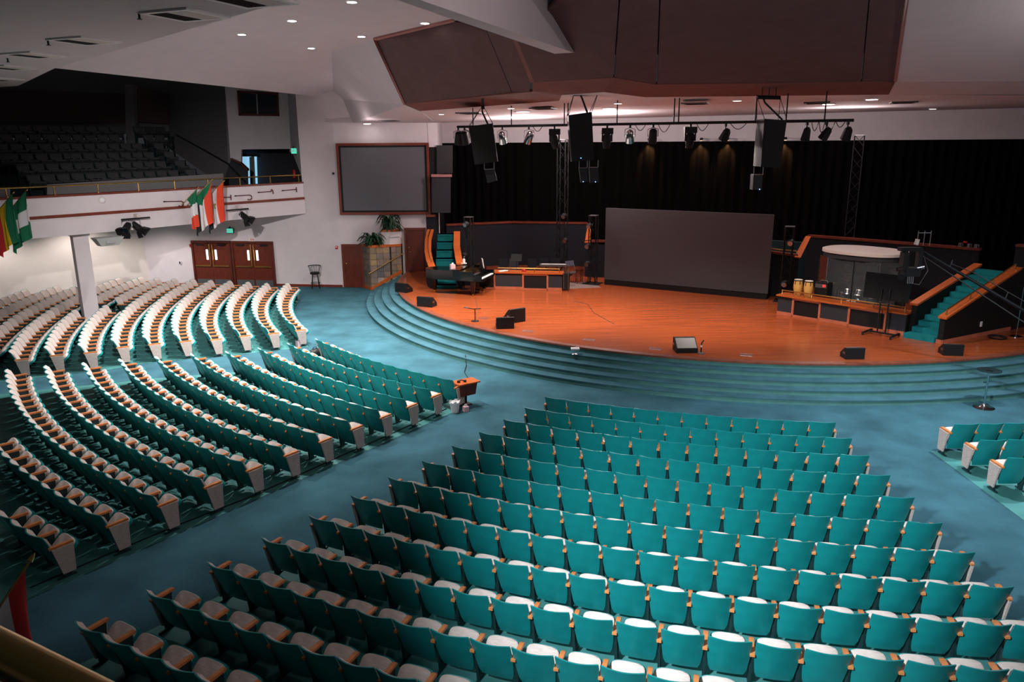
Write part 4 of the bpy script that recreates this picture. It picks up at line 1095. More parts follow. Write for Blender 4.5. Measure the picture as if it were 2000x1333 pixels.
# ---- right stair with black side walls
Q0 = Vector((12.95, 24.50, 0)); W_ = Vector((0.62, -0.74, 0)); U_ = Vector((0.88, 0.475, 0))
SR = struct('stair_right', MB().prism([tuple((Q0 - U_ * 0 + W_ * 0.05).xy), tuple((Q0 + W_ * 0.95).xy), tuple((Q0 + U_ * 0.2 + W_ * 0.95).xy), tuple((Q0 + U_ * 0.2 + W_ * 0.05).xy)], ZS, ZS + 0.05), MT['stair'], 'teal carpeted stair on the right of the stage')
for i in range(12):
    a = Q0 + U_ * (0.30 * i - (0.12 if i == 0 else 0.0)); b = Q0 + U_ * (0.30 * (i + 1))
    zt = ZS + 0.165 * (i + 1)
    MB().prism([tuple(a.xy), tuple((a + W_).xy), tuple((b + W_).xy), tuple(b.xy)], ZS, zt).build('tread', MT['stair'], SR)
def ramp(o0, s0, s1, z0, z1, wdir, label, name):
    a = o0 + U_ * s0; b = o0 + U_ * s1
    w_ = struct(name, MB().slab([Vector((a.x, a.y, ZS)), Vector((b.x, b.y, ZS)), Vector((b.x, b.y, z1)), Vector((a.x, a.y, z0))], tuple(wdir * 0.18)), MT['black'], label)
    nn = -wdir * 0.04
    MB().slab([Vector((a.x, a.y, z0)) + nn - U_ * 0.04, Vector((b.x, b.y, z1)) + nn, Vector((b.x, b.y, z1)) + wdir * 0.24, Vector((a.x, a.y, z0)) + wdir * 0.24 - U_ * 0.04], (0, 0, 0.07)).build('wood_cap', MT['wood'], w_)
    return w_
wn = Vector((0.475, -0.88, 0))
ra = ramp(Q0 - wn * 0.02, 0.45, 3.7, 1.80, 2.86, -wn, 'black stair wall with a sloping wooden cap, nearer the drums', 'wall_stair_inner')
rb_ = ramp(Q0 + W_ * 1.02, 0.0, 3.75, 1.60, 2.88, wn, 'black stair wall with a sloping wooden cap and brass rail at right', 'wall_stair_outer')
o0 = Q0 + W_ * 1.02 + wn * 0.10
def on_ramp(s, dz): return Vector((o0.x + U_.x * s, o0.y + U_.y * s, 1.60 + (2.88 - 1.60) * s / 3.75 + 0.07 + dz))
MB().tube([on_ramp(0.15, 0.16), on_ramp(3.6, 0.16)], 0.024, 8).build('brass_rail', MT['brass'], rb_, True)
for s in (0.15, 1.3, 2.45, 3.6): MB().tube([on_ramp(s, 0.0), on_ramp(s, 0.16)], 0.022, 8).lathe([(0.05, 0), (0.05, 0.015)], 8, on_ramp(s, 0)).build('rail_post', MT['brass'], rb_, True)
oe = Q0 + W_ * 1.02 + wn * 0.18
e_ = [(oe + U_ * s) for s in (-0.03, 3.7)]
ribbon(MB(), [tuple(e_[0].xy), tuple(e_[1].xy)], ZS, ZS + 0.12, -0.03, 0.0).build('baseboard', MT['wood_pink'], rb_)
ribbon(MB(), [tuple((Q0 + W_ * 1.02).xy - U_.xy * 0.03), tuple((oe).xy - U_.xy * 0.03)], ZS, ZS + 0.12, -0.03, 0.0).build('baseboard', MT['wood_pink'], rb_)
pO = oe + U_ * 1.95 + wn * 0.01
t = thing('wall_outlet', 'small white outlet plate on the black stair wall', 'outlet', (pO.x, pO.y, ZS + 0.42), math.atan2(U_.y, U_.x))
MB().box((0, -0.01, 0), (0.10, 0.02, 0.17)).build('plate', MT['white'], t)
for dz in (-0.035, 0.035): MB().box((0, -0.022, dz), (0.04, 0.008, 0.04)).build('socket', MT['offwhite'], t)
capwall('wall_choir_far_right', [AD(1984, 482, 27.6), AD(2100, 492, 26.0)], ZS, 'charcoal wall with a wooden cap at the right edge of the view')
struct('wall_stage_right', ribbon(MB(), [tuple((Q0 + W_ * 1.02 + U_ * 3.75).xy), tuple((Q0 + W_ * 1.02 + U_ * 9).xy)], ZS, 2.9, -0.18, 0), MT['black'], 'black wall continuing behind the right stair')
# ---- big grey LED wall
a = AZ(1179.5, 556, ZS); b = AZ(1498, 586, ZS)
e = (b - a).normalized(); L = (b - a).length
t = thing('led_wall', 'wide blank grey LED video wall standing at the rear of the stage', 'screen', (a.x, a.y, ZS), math.atan2(e.y, e.x))
MB().box((L / 2, 0.25, 0.11), (L - 0.05, 0.5, 0.22)).build('plinth', MT['black'], t)
MB().box((L / 2, 0.08, 0.24 + 1.60), (L, 0.12, 3.20)).build('display', MT['led'], t)
MB().box((L / 2, 0.17, 0.24 + 1.60), (L - 0.1, 0.08, 3.1)).build('back_frame', MT['black'], t)
for x in (0.5, L / 2, L - 0.5): MB().tube([(x, 0.22, 2.6), (x, 1.2, 0.02)], 0.03, 6).build('brace', MT['black'], t)
# ---- truss towers
def truss(loc, z0, z1, w, label, lamps=(), baseplate=True, col='black', cross=0.45):
    t = thing('truss_tower', label, 'truss', loc, R(-25), 'stage truss towers')
    H = z1 - z0; h = w / 2
    for sx in (-h, h):
        for sy in (-h, h):
            MB().tube([(sx, sy, 0.02), (sx, sy, H)], 0.024, 6).build('chord', MT[col], t)
    n = max(3, int(H / cross)); br = MB()
    for i in range(n):
        za, zb_ = H * i / n, H * (i + 1) / n
        for (p, q) in (((-h, -h), (h, -h)), ((h, -h), (h, h)), ((h, h), (-h, h)), ((-h, h), (-h, -h))):
            if i % 2: p, q = q, p
            br.tube([(p[0], p[1], za), (q[0], q[1], zb_)], 0.013, 5)
    br.build('lacing', MT['truss_dark'], t)
    if baseplate: MB().box((0, 0, 0.01), (w + 0.45, w + 0.45, 0.02)).build('base_plate', MT['black'], t)
    MB().box((0, 0, H), (w + 0.04, w + 0.04, 0.03)).build('top_plate', MT['grey_metal'], t)
    for (dx, dz) in lamps:
        l = MB().lathe([(0.08, 0.12), (0.12, 0.08), (0.125, -0.08), (0.11, -0.10)], 14, (dx, -h - 0.14, dz), (0.15, 1, 0.25)).build('led_lamp', MT['black'], t, True)
        MB().lathe([(0.10, 0), (0.10, 0.01)], 14, (dx - 0.015, -h - 0.235, dz - 0.03), (0.15, 1, 0.25)).build('lamp_face', MT['steel'], l, True)
        MB().tube([(dx - 0.14, -h - 0.12, dz), (dx - 0.1, -h, dz + 0.12), (dx + 0.1, -h, dz + 0.12), (dx + 0.14, -h - 0.12, dz)], 0.012, 5).build('yoke', MT['black'], l)
p = AD(918, 553, 34.9); truss((p.x, p.y, ZS), ZS, 3.85, 0.30, 'short truss tower rising behind the piano with two round lamps', [(0.0, 2.75), (-0.12, 1.35)])
p = AD(1157, 555, 34.7); truss((p.x, p.y, ZS), ZS, 3.9, 0.32, 'short truss tower beside the left edge of the LED wall', [(-0.1, 2.65), (-0.16, 1.75), (-0.16, 0.95)])
p = AD(1531, 588, 30.5); truss((p.x, p.y, ZS), ZS, 3.80, 0.32, 'short truss tower beside the right edge of the LED wall', [(0.1, 2.4), (0.0, 0.75)])
p = AD(1097, 535, 37.0); truss((p.x, p.y, ZS), ZS, 7.2, 0.40, 'tall dark truss tower between the console and the LED wall', [(0.22, 2.9), (0.3, 1.75)], cross=0.5)
p = AD(1655, 500, 35.5); truss((p.x, p.y, ZS), ZS, 7.3, 0.40, 'tall dark truss tower standing behind the drum booth', [], cross=0.5)
# ---- grand piano
KB = Vector((-0.98, 32.42, ZS)); ax = Vector((-0.95, 0.31, 0)).normalized()
t = thing('grand_piano', 'black grand piano with an open gold interior on the left of the stage', 'piano', KB, math.atan2(ax.y, ax.x))
t.scale = (1.1, 1.1, 1.06)
# local +x runs from keyboard to tail; camera side is +y
OUT = [(0.35, 0.72), (1.2, 0.72), (2.1, 0.66), (2.42, 0.5), (2.50, 0.22), (2.40, -0.02), (2.1, -0.18), (1.6, -0.30), (1.15, -0.52), (0.85, -0.70), (0.35, -0.72)]
MB().prism(OUT, 0.62, 0.98).build('case', MT['gloss_black'], t)
IN = [(x * 0.97 + 0.03, y * 0.93) for x, y in OUT]
MB().prism([(0.42, 0.66), (1.0, 0.66), (1.0, -0.56), (0.8, -0.66), (0.42, -0.66)], 0.981, 0.992).build('gold_plate', MT['brass'], t)
MB().prism([(x, y) for x, y in [(1.0, 0.73), (2.1, 0.67), (2.43, 0.5), (2.51, 0.22), (2.41, -0.02), (2.1, -0.19), (1.6, -0.31), (1.15, -0.53), (1.0, -0.62)]], 0.985, 1.01).build('lid', MT['gloss_black'], t)
MB().box((1.12, 0.05, 1.03), (0.36, 1.25, 0.03)).build('folded_lid', MT['gloss_black'], t)
kb_ = MB().box((0.19, 0, 0.66), (0.34, 1.46, 0.10)).box((0.19, 0.73, 0.76), (0.34, 0.06, 0.22)).box((0.19, -0.73, 0.76), (0.34, 0.06, 0.22)).build('key_bed', MT['gloss_black'], t)
for i in range(36):
    MB().box((0.13, -0.655 + 1.31 * (i + 0.5) / 36, 0.725), (0.20, 1.31 / 36 - 0.003, 0.03)).build('white_key', MT['paper'], kb_)
for i in range(36):
    if i % 7 in (0, 1, 3, 4, 5): MB().box((0.18, -0.655 + 1.31 * (i + 1) / 36, 0.745), (0.11, 0.015, 0.02)).build('black_key', MT['black'], kb_)
MB().box((0.36, 0, 0.85), (0.03, 1.40, 0.24)).build('fallboard', MT['gloss_black'], t)
MB().box((0.50, 0.0, 1.12), (0.03, 0.75, 0.24), 0, 0, 0, R(-14)).build('music_desk', MT['gloss_black'], t)
for (x, y) in ((0.42, 0.60), (0.42, -0.60), (2.18, 0.22)):
    lg = MB().add([(x - .09, y - .09, .64), (x + .09, y - .09, .64), (x + .09, y + .09, .64), (x - .09, y + .09, .64), (x - .05, y - .05, .10), (x + .05, y - .05, .10), (x + .05, y + .05, .10), (x - .05, y + .05, .10)],
             [(0, 1, 2, 3), (4, 5, 6, 7), (0, 1, 5, 4), (1, 2, 6, 5), (2, 3, 7, 6), (3, 0, 4, 7)]).build('leg', MT['gloss_black'], t)
    MB().lathe([(0.045, 0.0), (0.05, 0.05), (0.035, 0.11)], 10, (x, y, 0)).build('caster', MT['brass'], lg, True)
ly = MB().tube([(0.45, -0.08, 0.64), (0.45, -0.08, 0.14)], 0.02, 6).tube([(0.45, 0.08, 0.64), (0.45, 0.08, 0.14)], 0.02, 6).box((0.45, 0, 0.12), (0.16, 0.3, 0.06)).build('pedal_lyre', MT['gloss_black'], t)
for y in (-0.08, 0, 0.08): MB().box((0.33, y, 0.09), (0.16, 0.03, 0.015)).build('pedal', MT['brass'], ly)
# things on the piano
def on_piano(x, y, z=1.01):
    n_ = Vector((-ax.y, ax.x, 0)); return KB + ax * (x * 1.1) + n_ * (y * 1.1) + Vector((0, 0, z * 1.06))
def tissue_box(loc, rz, label, m='pinkbox', s=0.14):
    t = thing('tissue_box', label, 'tissue box', loc, rz)
    MB().box((0, 0, s / 2), (s, s, s)).build('carton', MT[m], t)
    MB().add([(-.03, -.02, s), (.03, -.025, s), (.035, .02, s), (-.03, .025, s), (-.045, .0, s + .06), (.01, -.03, s + .09), (.05, .01, s + .055), (0, .03, s + .05)],
             [(0, 1, 5, 4), (1, 2, 6, 5), (2, 3, 7, 6), (3, 0, 4, 7), (4, 5, 6, 7)]).build('tissue', MT['paper'], t)
q = on_piano(1.35, 0.35); tissue_box((q.x, q.y, q.z), R(20), 'pink tissue box standing on the piano lid', s=0.2)
q = on_piano(0.36, -0.35, 1.0)
t = thing('sheet_music', 'white sheet music page propped at the piano keyboard', 'paper', (q.x, q.y, q.z + 0.0), math.atan2(ax.y, ax.x) - R(60))
MB().box((0, 0, 0.2), (0.30, 0.02, 0.40), 0, 0, R(-8)).build('page', MT['paper'], t)
MB().box((0, 0.03, 0.02), (0.32, 0.08, 0.03)).build('ledge', MT['gloss_black'], t)
q = onL(0.5, 0.3, 0.77)
t = thing('small_stand', 'thin black stand holding a sanitizer bottle behind the piano', 'stand', (q.x - 0.15, q.y - 0.55, ZS), 0)
MB().lathe([(0.18, 0), (0.18, 0.02), (0.03, 0.04)], 12).build('base', MT['black'], t, True)
MB().tube([(0, 0, 0.03), (0, 0, 1.15)], 0.02, 8).build('pole', MT['black'], t, True)
MB().box((0, 0, 1.16), (0.24, 0.2, 0.02)).build('tray', MT['white'], t)
t2 = thing('sanitizer_bottle', 'white pump bottle on the thin stand behind the piano', 'bottle', (q.x - 0.15, q.y - 0.55, ZS + 1.172), 0)
MB().lathe([(0.055, 0), (0.06, 0.02), (0.06, 0.16), (0.025, 0.2)], 12).build('bottle', MT['paper'], t2, True)
MB().tube([(0, 0, 0.2), (0, 0, 0.27), (0.05, 0, 0.27)], 0.014, 6).build('pump', MT['white'], t2, True)
# ---- floor monitors
def wedge(px, py, rz, label, w=0.62, d=0.46, h=0.40, z=None, tilt=0.0, dz=0.0):
    p = AZ(px, py, ZS)
    t = thing('floor_monitor', label, 'speaker', (p.x, p.y, ZS + dz), rz, 'wedge floor monitors on the stage')
    prof = [(-d / 2, 0), (d / 2, 0), (d / 2, h), (d / 2 - 0.12, h), (-d / 2, 0.13)]
    n = len(prof)
    V = [(-w / 2, y, z_) for y, z_ in prof] + [(w / 2, y, z_) for y, z_ in prof]
    MB().add(V, [tuple(range(n)), tuple(range(2 * n - 1, n - 1, -1))] + [(i, (i + 1) % n, n + (i + 1) % n, n + i) for i in range(n)]).build('cabinet', MT['black'], t)
    a_ = Vector((0, -d / 2, 0.13)); b_ = Vector((0, d / 2 - 0.12, h)); nn = Vector((0, -(b_.z - a_.z), b_.y - a_.y)).normalized() * 0.012
    MB().slab([Vector((-w / 2 + 0.03, 0, 0)) + a_.lerp(b_, 0.06), Vector((w / 2 - 0.03, 0, 0)) + a_.lerp(b_, 0.06), Vector((w / 2 - 0.03, 0, 0)) + a_.lerp(b_, 0.94), Vector((-w / 2 + 0.03, 0, 0)) + a_.lerp(b_, 0.94)], tuple(nn)).build('grille', MT['grey_metal'], t)
    for s_ in (-1, 1): MB().box((s_ * (w / 2 + 0.004), d / 2 - 0.14, h * 0.5), (0.012, 0.14, 0.06)).build('handle', MT['steel'], t)
wedge(789, 570, R(150), 'small wedge monitor nearest the stone planter')
wedge(834, 598, R(160), 'wedge monitor at the stage lip left of the piano', 0.66)
wedge(986, 640, R(185), 'front one of the paired wedge monitors at the stage lip', 0.62)
wedge(1004, 628, R(215), 'rear one of the paired wedge monitors at the stage lip', 0.66, 0.5, 0.5)
wedge(1338, 686, R(2), 'wedge monitor with its grey grille towards the seats at mid stage lip', 0.66, 0.5, 0.40)
wedge(1664, 699, R(180), 'black wedge monitor on the glossy patch at the stage lip', 0.56, 0.4, 0.34)
wedge(1856, 692, R(172), 'black wedge monitor in front of the right stair', 0.56, 0.42, 0.34)
# ---- microphone stands
def micstand(px, py, kind, label):
    p = AZ(px, py, ZS)
    t = thing('microphone_stand', label, 'mic stand', (p.x, p.y, ZS))
    if kind == 'tee':
        MB().lathe([(0.14, 0), (0.14, 0.02), (0.02, 0.04)], 14).build('base', MT['black'], t, True)
        MB().tube([(0, 0, 0.03), (0, 0, 0.46)], 0.018, 8).build('pole', MT['black'], t, True)
        MB().tube([(-0.26, 0, 0.50), (-0.06, 0, 0.46), (0.22, 0, 0.47)], 0.016, 8).build('boom', MT['black'], t, True)
        MB().lathe([(0.018, 0), (0.03, 0.1), (0.03, 0.14)], 8, (-0.26, 0, 0.50), (-1, 0, 0.2)).build('microphone', MT['grey_metal'], t, True)
    elif kind == 'goose':
        MB().lathe([(0.11, 0), (0.11, 0.025), (0.03, 0.05)], 14).build('base', MT['grey_metal'], t, True)
        MB().tube([(0, 0, 0.03), (0, 0, 0.30)], 0.022, 8).build('pole', MT['black'], t, True)
        MB().tube([(0, 0, 0.30), (0.02, 0, 0.36), (0.07, 0, 0.42)], 0.02, 8).build('microphone', MT['black'], t, True)
        MB().tube([(0, 0, 0.2), (0, 0, 0.27)], 0.026, 8).build('collar', MT['white'], t, True)
    else:
        MB().lathe([(0.20, 0), (0.20, 0.02), (0.05, 0.05)], 16).build('base', MT['chrome'], t, True)
        MB().tube([(0, 0, 0.03), (0, 0, 0.95)], 0.016, 8).build('lower_tube', MT['chrome'], t, True)
        MB().tube([(0, 0, 0.95), (0, 0, 1.65)], 0.012, 8).build('upper_tube', MT['chrome'], t, True)
        MB().lathe([(0.025, 0), (0.025, 0.07)], 8, (0, 0, 0.92)).build('clutch', MT['black'], t, True)
        MB().tube([(0, 0, 1.65), (-0.25, -0.1, 1.72)], 0.014, 6).build('microphone', MT['black'], t, True)
micstand(928, 628, 'tee', 'short black microphone stand with a T bar left of the paired wedges')
micstand(1369, 691, 'goose', 'short gooseneck microphone right of the grey-faced wedge')
micstand(1984, 658, 'tall', 'tall chrome microphone stand at the right edge of the stage')
# ---- congas on the right console
def conga(x, label):
    p = onR(x, 0.24, 0.75)
    t = thing('conga_drum', label, 'drum', p, R(10))
    MB().lathe([(0.10, 0), (0.125, 0.08), (0.165, 0.30), (0.165, 0.40), (0.145, 0.55), (0.14, 0.58)], 18).build('shell', MT['conga'], t, True)
    MB().lathe([(0.15, 0.565), (0.155, 0.57), (0.155, 0.595), (0.15, 0.60)], 18).build('rim', MT['black'], t, True)
    MB().lathe([(0.148, 0.60), (0.148, 0.606)], 18).build('head', MT['skin_drum'], t, True)
    for g in range(6):
        a = R(60 * g + 20); MB().tube([(0.165 * math.cos(a), 0.165 * math.sin(a), 0.44), (0.158 * math.cos(a), 0.158 * math.sin(a), 0.58)], 0.012, 5).build('lug', MT['black'], t)
conga(0.62, 'left one of the two pale wooden conga drums')
conga(1.02, 'right one of the two pale wooden conga drums')
p = onR(1.22, 1.0)
t = thing('guitar_amplifier', 'black amplifier with a red light beside the conga drums', 'amplifier', p, math.atan2(eR.y, eR.x))
MB().box((0, 0, 0.62), (0.48, 0.40, 1.24)).build('cabinet', MT['black'], t)
MB().box((0, -0.215, 1.12), (0.42, 0.02, 0.14)).build('control_panel', MT['grey_metal'], t)
MB().lathe([(0.05, 0), (0.05, 0.05)], 10, (0.13, -0.22, 1.14), (0, -1, 0)).build('red_light', mat('red_light', (0.5, 0.01, 0.01), 0.4, emit=(1, 0.05, 0.04), estr=0.9), t, True)
MB().tube([(-0.15, 0, 1.24), (-0.12, 0, 1.30), (0.12, 0, 1.30), (0.15, 0, 1.24)], 0.015, 6).build('carry_handle', MT['steel'], t)
# ---- drum booth
cS = Vector((12.95, 28.05, ZS)); angR = math.atan2(eR.y, eR.x)
t = thing('drum_booth', 'clear acrylic drum booth with a white oval lid', 'drum shield', cS, angR)
def oval(a, b, n=36): return [(a * math.copysign(abs(math.cos(2 * math.pi * i / n)) ** 0.8, math.cos(2 * math.pi * i / n)), b * math.copysign(abs(math.sin(2 * math.pi * i / n)) ** 0.8, math.sin(2 * math.pi * i / n))) for i in range(n)]
MB().prism(oval(1.45, 1.12), 2.30, 2.40).build('lid', MT['offwhite'], t)
MB().prism(oval(1.40, 1.06), 2.12, 2.30).build('header', MT['grey_panel'], t)
pts = [(-1.45, 0.3), (-1.45, -0.45), (-0.9, -0.95), (0.1, -1.0), (1.0, -0.95), (1.45, -0.45), (1.45, 0.3)]
for i in range(len(pts) - 1):
    a, b = pts[i], pts[i + 1]
    ribbon(MB(), [a, b], 0.03, 2.12, 0, 0.015).build('acrylic_panel', MT['acrylic_side'] if i < 2 else MT['acrylic'], t)
    MB().tube([(b[0], b[1], 0), (b[0], b[1], 2.12)], 0.022, 6).build('hinge_post', MT['steel'] if i % 2 else MT['black'], t)
MB().tube([(pts[0][0], pts[0][1], 0), (pts[0][0], pts[0][1], 2.12)], 0.022, 6).build('hinge_post', MT['black'], t)
ribbon(MB(), [(1.45, 0.3), (1.0, 0.95), (-1.0, 0.95), (-1.45, 0.3)], 0.0, 2.12, -0.06, 0.02).build('rear_panel', MT['charcoal'], t)
for r_ in range(5):
    for c in range(5):
        if c >= 3 and r_ == 2 + c % 2: continue
        x = -0.95 + 0.42 * c + 0.1 * (r_ % 2); z = 0.45 + 0.36 * r_
        pdn = MB()
        V = []; F = []
        for i in range(7):
            for j in range(5):
                u_, v_ = i / 3 - 1, j / 2 - 1
                V.append((x + u_ * 0.2, 0.85 - 0.10 * (1 - u_ ** 4) * (1 - v_ ** 4), z + v_ * 0.165))
        for i in range(6):
            for j in range(4): F.append((i * 5 + j, i * 5 + j + 1, i * 5 + j + 6, i * 5 + j + 5))
        n = len(V); V += [(v[0], 0.88, v[2]) for v in V]; F += [tuple(k_ + n for k_ in reversed(f)) for f in F]
        pdn.add(V, F).build('acoustic_cushion', MT['foam'], t, True)
MB().prism(oval(1.45, 0.98), 0.0, 0.03).build('riser', MT['charcoal'], t)
# drum kit in the booth
t = thing('drum_kit', 'dark blue drum kit with cymbals inside the acrylic booth', 'drum kit', cS + Vector((0, 0, 0.03)), angR + R(10))
def drum(c, axis, r, h, nm, m='blue_gloss'):
    d = MB().lathe([(r, -h / 2), (r, h / 2)], 20, c, axis).build(nm, MT[m], t, True)
    a_ = Vector(axis).normalized()
    MB().lathe([(r * 0.97, 0), (r * 0.97, 0.01)], 20, Vector(c) + a_ * (h / 2), axis).build('drum_head', MT['skin_drum'], d, True)
    for s_ in (-1, 1): MB().lathe([(r + 0.012, -0.012), (r + 0.012, 0.012)], 20, Vector(c) + a_ * (s_ * (h / 2 - 0.01)), axis).build('hoop', MT['chrome'], d, True)
drum((-0.2, -0.2, 0.29), (0, -1, 0.0), 0.27, 0.42, 'bass_drum')
drum((-0.42, -0.12, 0.74), (-0.1, 0.5, 1), 0.15, 0.2, 'tom')
drum((-0.02, -0.12, 0.74), (0.1, 0.5, 1), 0.16, 0.22, 'tom')
drum((0.42, 0.18, 0.42), (0, 0, 1), 0.21, 0.36, 'floor_tom')
drum((-0.62, 0.3, 0.58), (0.1, 0, 1), 0.18, 0.14, 'snare_drum', 'chrome')
for (x, y, z, r) in ((-0.85, -0.1, 1.05, 0.26), (0.55, -0.3, 1.15, 0.27), (-0.85, 0.38, 0.82, 0.18)):
    MB().tube([(x, y, 0), (x, y, z)], 0.014, 6).build('cymbal_stand', MT['chrome'], t)
    MB().lathe([(r, 0), (r * 0.4, 0.03), (0.03, 0.06)], 20, (x, y, z), (0.1, -0.3, 1)).build('cymbal', MT['brass'], t, True)
# ---- television on a rolling stand
p = Vector((12.25, 24.72, ZS))
t = thing('television_stand', 'black television on a rolling stand in front of the console', 'television', p, angR)
for x in (-0.13, 0.13): MB().tube([(x, 0, 0.08), (x, 0, 1.55)], 0.028, 8).build('pole', MT['black'], t)
for x in (-0.13, 0.13): MB().lathe([(0.032, 0), (0.02, 0.03)], 8, (x, 0, 1.12)).build('pole_cap', MT['chrome'], t)
MB().box((0, 0, 0.09), (0.95, 0.06, 0.05)).build('base_beam', MT['black'], t)
for s_ in (-1, 1):
    MB().box((s_ * 0.45, -0.02, 0.08), (0.06, 0.72, 0.05)).build('foot', MT['black'], t)
    for y in (-0.36, 0.32): MB().lathe([(0.04, -0.02), (0.04, 0.02)], 10, (s_ * 0.45, y, 0.04), (1, 0, 0)).build('caster', MT['black'], t, True)
MB().box((0, 0.06, 1.62), (1.45, 0.05, 0.86), 0, 0, R(-4)).build('display', MT['gloss_black'], t)
MB().box((0, 0.11, 1.55), (0.4, 0.06, 0.4)).build('mount', MT['black'], t)
# ---- camera crane
ca = AD(1797, 488, 21.6); cb = AD(2010, 613, 20.0); cc = cb + (cb - ca) * 0.55
ctz = 0.0
t = thing('camera_crane', 'grey camera crane arm reaching in from the right with a black camera head', 'camera crane', (cc.x, cc.y, ground_z(cc)))
b_ = Vector(t.location)
MB().tube([ca - b_, cb - b_, cc - b_], 0.042, 8).build('arm', MT['truss_dark'], t, True)
dv = (cb - ca).normalized()
MB().tube([ca + Vector((0, 0, -0.12)) - b_, cb + Vector((0, 0, -0.3)) - b_, cc + Vector((0, 0, -0.15)) - b_], 0.02, 6).build('lower_rod', MT['black'], t, True)
MB().tube([ca + dv * 0.9 + Vector((0, 0, 0.1)) - b_, ca + dv * 1.6 + Vector((0, 0, 0.22)) - b_, cc + Vector((0, 0, 0.25)) - b_], 0.012, 6).build('tension_cable', MT['black'], t)
for s in (0.9, 1.7, 2.5, 3.1):
    q = ca + dv * s; MB().tube([q - b_, q + Vector((0.05, 0, 0.2)) - b_], 0.012, 5).build('cable_post', MT['steel'], t)
for (dx, dy) in ((0.5, 0.2), (-0.45, 0.35), (0, -0.55)):
    MB().tube([cc - b_ + Vector((0, 0, -0.1)), Vector((dx, dy, 0.03))], 0.035, 6).build('tripod_leg', MT['black'], t)
MB().box(cc - b_, (0.25, 0.25, 0.3)).build('pivot', MT['black'], t)
hd = ca - b_
head = MB().box(hd + Vector((-0.28, 0, 0.02)), (0.62, 0.22, 0.10)).box(hd + Vector((-0.42, 0, -0.28)), (0.10, 0.2, 0.6)).box(hd + Vector((0.0, 0, -0.24)), (0.10, 0.2, 0.5)).build('head_frame', MT['black'], t)
MB().box(hd + Vector((-0.42, -0.02, -0.32)), (0.16, 0.24, 0.5)).build('motor_box', MT['black'], head)
MB().box(hd + Vector((-0.20, -0.03, -0.62)), (0.42, 0.28, 0.24)).build('camera_body', MT['black'], head)
MB().lathe([(0.07, 0), (0.08, 0.2), (0.10, 0.28)], 12, hd + Vector((-0.4, -0.1, -0.66)), (-0.5, -0.5, -0.2)).build('lens', MT['black'], head, True)
MB().lathe([(0.05, -0.1), (0.05, 0.1)], 10, hd + Vector((0.02, -0.1, -0.5)), (1, 0, 0.2)).build('motor', MT['steel'], head, True)
MB().lathe([(0.06, -0.06), (0.06, 0.1)], 10, hd + Vector((-0.12, 0, 0.2)), (0.2, 0, 1)).build('top_motor', MT['offwhite'], head, True)
for x in (-0.3, -0.25, -0.2, -0.15): MB().tube([hd + Vector((x, -0.1, -0.72)), hd + Vector((x + 0.01, -0.1, -0.95))], 0.012, 5).build('mount_pin', MT['steel'], head)
MB().tube([hd + Vector((0.1, 0, -0.1)), hd + Vector((0.3, 0, -0.6)), hd + Vector((0.1, 0, -1.0)), hd + Vector((-0.2, 0, -0.95))], 0.01, 5).build('cable_loop', MT['grey_metal'], head, True)
MB().tube([hd + Vector((-0.55, 0.05, -0.6)), hd + Vector((-0.65, -0.1, -0.5)), hd + Vector((-0.5, -0.15, -0.42))], 0.03, 6).build('handle_ring', MT['black'], head, True)
fr_ = MB()
for x in (-0.05, 0.13, 0.31): fr_.tube([hd + Vector((x, 0.1, 0.1)), hd + Vector((x, 0.1, 0.52))], 0.012, 5)
fr_.tube([hd + Vector((-0.05, 0.1, 0.46)), hd + Vector((0.31, 0.1, 0.46))], 0.012, 5)
fr_.build('cage', MT['steel'], head)
# ---- gear behind the left console
def stack_chair(loc, rz, label, m='black'):
    t = thing('stacking_chair', label, 'chair', loc, rz, 'chairs behind the left console')
    MB().box((0, 0, 0.45), (0.46, 0.44, 0.07)).build('seat', MT[m], t)
    MB().box((0, 0.22, 0.76), (0.44, 0.06, 0.42), 0, 0, R(-8)).build('backrest', MT[m], t)
    for sx in (-1, 1):
        MB().tube([(sx * 0.2, -0.18, 0.44), (sx * 0.22, -0.21, 0.0)], 0.013, 6).build('leg', MT['steel'], t)
        MB().tube([(sx * 0.2, 0.24, 0.9), (sx * 0.2, 0.2, 0.44), (sx * 0.22, 0.24, 0.0)], 0.013, 6).build('leg', MT['steel'], t)
for (px, lab, m) in ((985, 'dark chair behind the left console, beside the sheet music', 'charcoal'), (1005, 'grey-backed chair behind the left console, second from the piano', 'grey_panel'),
                     (1041, 'dark chair in the middle of the row behind the left console', 'charcoal'), (1063, 'dark chair at the right of the row behind the left console', 'charcoal'), (1086, 'dark chair directly before the tall truss tower', 'charcoal')):
    p = AD(px, 540, 36.0); stack_chair((p.x, p.y, ZS), R(8), lab, m)
p = AD(1116, 548, 35.2)
t = thing('folding_chair', 'grey-blue metal folding chair beside the keyboard', 'chair', (p.x, p.y, ZS), R(25))
MB().box((0, 0.2, 0.84), (0.44, 0.03, 0.24), 0, 0, R(-10)).build('backrest', mat('folding_chair_grey', (0.12, 0.125, 0.17), 0.5), t)
MB().box((0, -0.02, 0.44), (0.42, 0.40, 0.03)).build('seat', MT['grey_metal'], t)
for sx in (-1, 1):
    MB().tube([(sx * 0.21, 0.24, 0.94), (sx * 0.21, -0.22, 0.0)], 0.013, 6).build('leg', MT['steel'], t)
    MB().tube([(sx * 0.19, -0.12, 0.44), (sx * 0.19, 0.26, 0.0)], 0.013, 6).build('leg', MT['steel'], t)
p = AD(1131, 552, 34.8)
t = thing('wooden_stool', 'brown wooden stool between the folding chair and the truss', 'stool', (p.x, p.y, ZS), R(15))
MB().lathe([(0.19, 0.62), (0.20, 0.64), (0.20, 0.67)], 16).build('seat', MT['wood_dark'], t, True)
